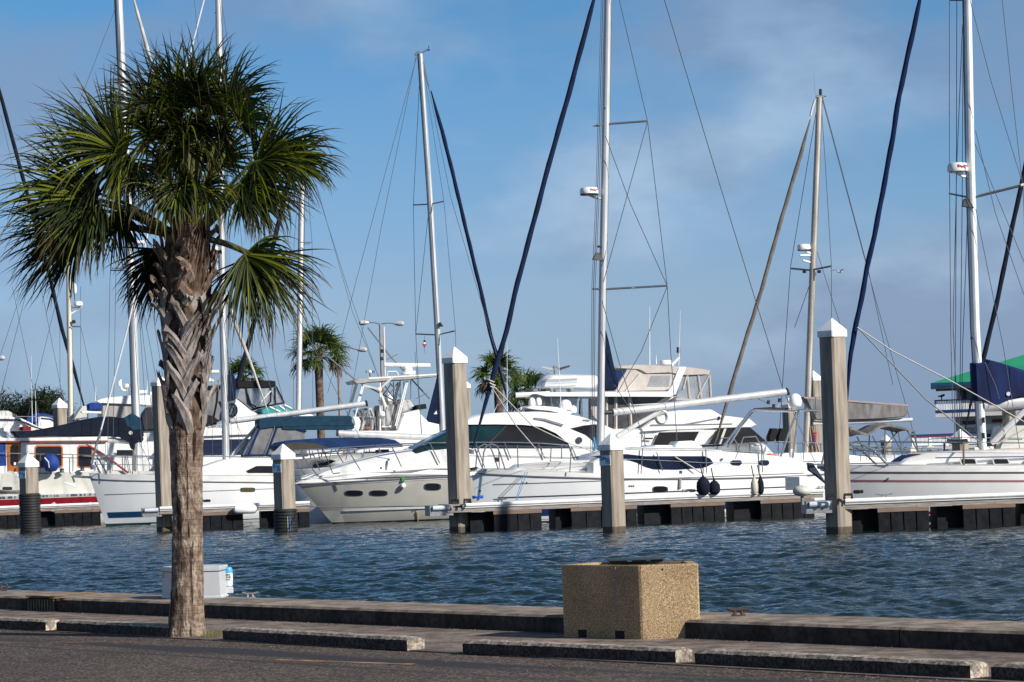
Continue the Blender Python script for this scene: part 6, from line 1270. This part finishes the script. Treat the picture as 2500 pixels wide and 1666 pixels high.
# ---------------- buildings
def bldg():
    t=Fr(2330,290,-8); t.thing('waterfront_restaurant','two storey waterfront building with green metal roof and white balcony railing at the right edge','building')
    t.slab('lower_wall',[(2337,1000),(2900,1000),(2900,1125),(2337,1125)],.0,bwall,.0,wf=-10) if 0 else None
    def P3(x,y,o): return t.loc(x,y,o)
    def blockp(name,x0,x1,y0,y1,o0,o1,mat,parent=None):
        a=t.loc(x0,y1,o0); b=t.loc(x1,y0,o0); z=t.loc(x0,y0,o0).z; return MB().box(a.x,b.x,-o0,-o1,a.z,z).build(name,mat,parent or t.t,smooth=0)
    blockp('lower_wall',2338,2900,1018,1130,-1.5,-12,bwall); blockp('upper_wall',2350,2900,930,1002,-3,-12,bwall)
    for a,b in ((2345,2359),(2364,2376)): blockp('window',a,b,948,980,-2.96,-3.1,M('brown window',(.05,.03,.03),.4))
    blockp('window',2362,2370,944,976,-2.94,-2.97,M('green pane',(.15,.4,.42),.3)); blockp('post',2337,2342,938,980,.0,-.2,M('post grey',(.4,.42,.42),.7)); blockp('post',2377,2381,938,980,.0,-.2,M('post grey',(0,0,0)))
    blockp('balcony',2284,2900,1006,1020,1.6,-2.9,bwall); blockp('balcony_band',2284,2900,1002,1009,1.64,1.4,bstr); r=blockp('balcony_rail',2282,2900,977,980,1.66,1.5,maroon); blockp('balcony_end',2282,2285,978,1004,1.6,-2,M('post grey',(0,0,0)))
    m=MB()
    for i in range(70):
        x=2285+i*4.1; a=t.loc(x,1003,1.6); b=t.loc(x+(2.4 if i%6==0 else 1.5),980,1.6); m.box(a.x,b.x,-1.6,-1.5,t.loc(2284,1003,1.6).z,t.loc(2284,980,1.6).z)
    m.build('balusters',M('white wood',(.80,.80,.80),.6),t.t,smooth=0)
    # roof: eaves at 936, hip rising to the right
    e0=t.loc(2272,936,3); z0=e0.z; z1=t.loc(2560,846,-4).z; e1=e0.x+30
    rf=MB().loft([[(e0.x,-3,z0),(e1,-3,z0),(e1,14,z0),(e0.x,14,z0)],[(e0.x+11.8,5,z1),(e1-9,5,z1),(e1-9,6,z1),(e0.x+11.8,6,z1)]]).build('roof',grnr,t.t,smooth=0)
    MB().box(e0.x-.0,e1,-3.03,14.03,z0-.33,z0-.01).build('fascia',bstr2,rf,smooth=0); MB().box(e0.x+.5,e1,-2.5,13.5,z0-.55,z0-.34).build('soffit',bwall,t.t,smooth=0)
    for a,b,y0,y1,mt in ((2346,2382,1029,1033,maroon),(2346,2382,1033,1038,bstr),(2423,2450,1024,1032,maroon),(2346,2460,1038,1052,gel),(2346,2400,1056,1075,bstr2),(2408,2424,1000,1008,bstr),(2400,2450,1060,1100,M('dark opening',(.04,.04,.05),.8))): blockp('awning_board' if y0<1045 else 'opening',a,b,y0,y1,-1.42 if y0<1050 else -1.40,-1.6,mt)
    p=t.loc(2372,1046,-1.38); text('lettering','your',.5,kmat,t.t,(p.x,p.y-.03,p.z))
    p=t.loc(2299,978,1.6); m=MB().tube([(p.x,-1.6,p.z),(p.x,-1.6,p.z+.35)],.06,6); m.tube([(p.x-.35,-1.6,p.z+.38),(p.x+.1,-1.6,p.z+.45),(p.x+.3,-1.6,p.z+.55)],[.05,.12,.10],8); m.build('coin_telescope',bstr2,t.t)
    d=Fr(2224,255,4); d.thing('boardwalk_railing','low white railed boardwalk with blue and red top rail left of the restaurant','railing')
    def bl(name,x0,x1,y0,y1,o0,o1,mat): a=d.loc(x0,y1,o0); b=d.loc(x1,y0,o0); z0=d.loc(2224,y1,o0).z; MB().box(a.x,b.x,-o0,-o1,z0,d.loc(2224,y0,o0).z).build(name,mat,d.t,smooth=0)
    bl('top_rail',2224,2400,1062,1066,.1,-.1,bstr); bl('mid_rail',2224,2400,1066,1070,.08,-.08,maroon); bl('bottom_rail',2226,2400,1086,1089,.08,-.08,white); bl('deck',2226,2400,1092,1100,.3,-3,M('post grey',(0,0,0)))
    m=MB()
    for i in range(54):
        x=2226+i*3.2; a=d.loc(x,1086,.05); b=d.loc(x+1.4,1070,.05); m.box(a.x,b.x,-.05,.05,d.loc(2224,1086,.05).z,d.loc(2224,1070,.05).z)
    m.build('balusters',M('white wood',(0,0,0)),d.t,smooth=0)
    for x in (2228,2270,2312,2354,2398): bl('post',x,x+3,1070,1130,.12,-.12,M('white wood',(0,0,0)))
bldg()
# ---------------- street lamps
def lamp(px,ytop,Y,label,heads,arm=True,wpx=6):
    X=colX(px,Y,3); h=PY-.036*(px-CX); zt=ZC+(h-ytop)*Y/F; t=thing('street_lamp',label,'street lamp',(X,Y,.5),0,'street lamps beyond the marina'); s=Y/F
    MB().tube([(0,0,0),(0,0,zt-.5)],[wpx*.62*s,wpx*.42*s],10).build('pole',M('brown lamp pole',(.30,.22,.18),.7,c2=(.2,.15,.12),scale=2),t)
    for (dx,dy,kind) in heads:
        x=dx*s; z=zt-.5-dy*s
        MB().tube([(0,0,zt-.55),(x*.5,0,(zt-.5+z)/2+.05),(x,0,z)],.045,6).build('arm',galv,t)
        sg=1 if dx>0 else -1
        if kind=='cobra': MB().tube([(x-sg*.1,0,z),(x+sg*.2,0,z+.02),(x+sg*.55,0,z),(x+sg*.7,0,z-.03)],[.08,.2,.2,.08],10).build('lamp_head',lampm,t)
        else:
            MB().loft([[(x-sg*.1,-.2,z),(x-sg*.1,.2,z),(x-sg*.1,.2,z+.2),(x-sg*.1,-.2,z+.2)],[(x+sg*.75,-.3,z+.25),(x+sg*.75,.3,z+.25),(x+sg*.75,.3,z+.38),(x+sg*.75,-.3,z+.38)]]).build('lamp_head',lampm if dx<0 else M('dark lamp',(.08,.08,.08),.6),t)
lamp(939,790,240,'double armed street lamp right of the distant palm',[(-30,-3,'cobra'),(38,2,'cobra')])
lamp(834,846,235,'single armed street lamp directly right of the distant palm crown',[(50,10,'cobra')],wpx=7)
lamp(1361,893,235,'short pole with two tilted floodlights above the motor yacht roof',[(-8,12,'flood'),(14,12,'flood')],wpx=5)
lamp(-34,872,235,'street lamp whose head just enters at the left edge',[(34,4,'cobra')])
# ---------------- birds
def bird(px,py,Y,sp,label,ang):
    p=P(px,py,Y); t=thing('seabird',label,'bird',p,ang); s=sp/2
    MB().tube([(-s*.5,0,0),(-s*.25,0,.01),(s*.2,0,0),(s*.55,0,-.01)],[.02,s*.14,s*.11,.01],8).build('body',M('gull body',(.35,.33,.3),.7),t)
    for g in (-1,1): MB().loft([[(s*.15,0,.02),(-s*.2,0,.02),(-s*.2,0,0)],[(s*.1,g*s*.5,s*.28),(-s*.2,g*s*.5,s*.28),(-s*.2,g*s*.5,s*.26)],[(-s*.25,g*s,s*.1),(-s*.35,g*s,s*.1),(-s*.35,g*s,s*.09)]]).build('wing',M('gull wing',(.22,.21,.2),.7),t)
bird(2050,664,160,1.0,'small gull flying right of the weathered mast',.9)
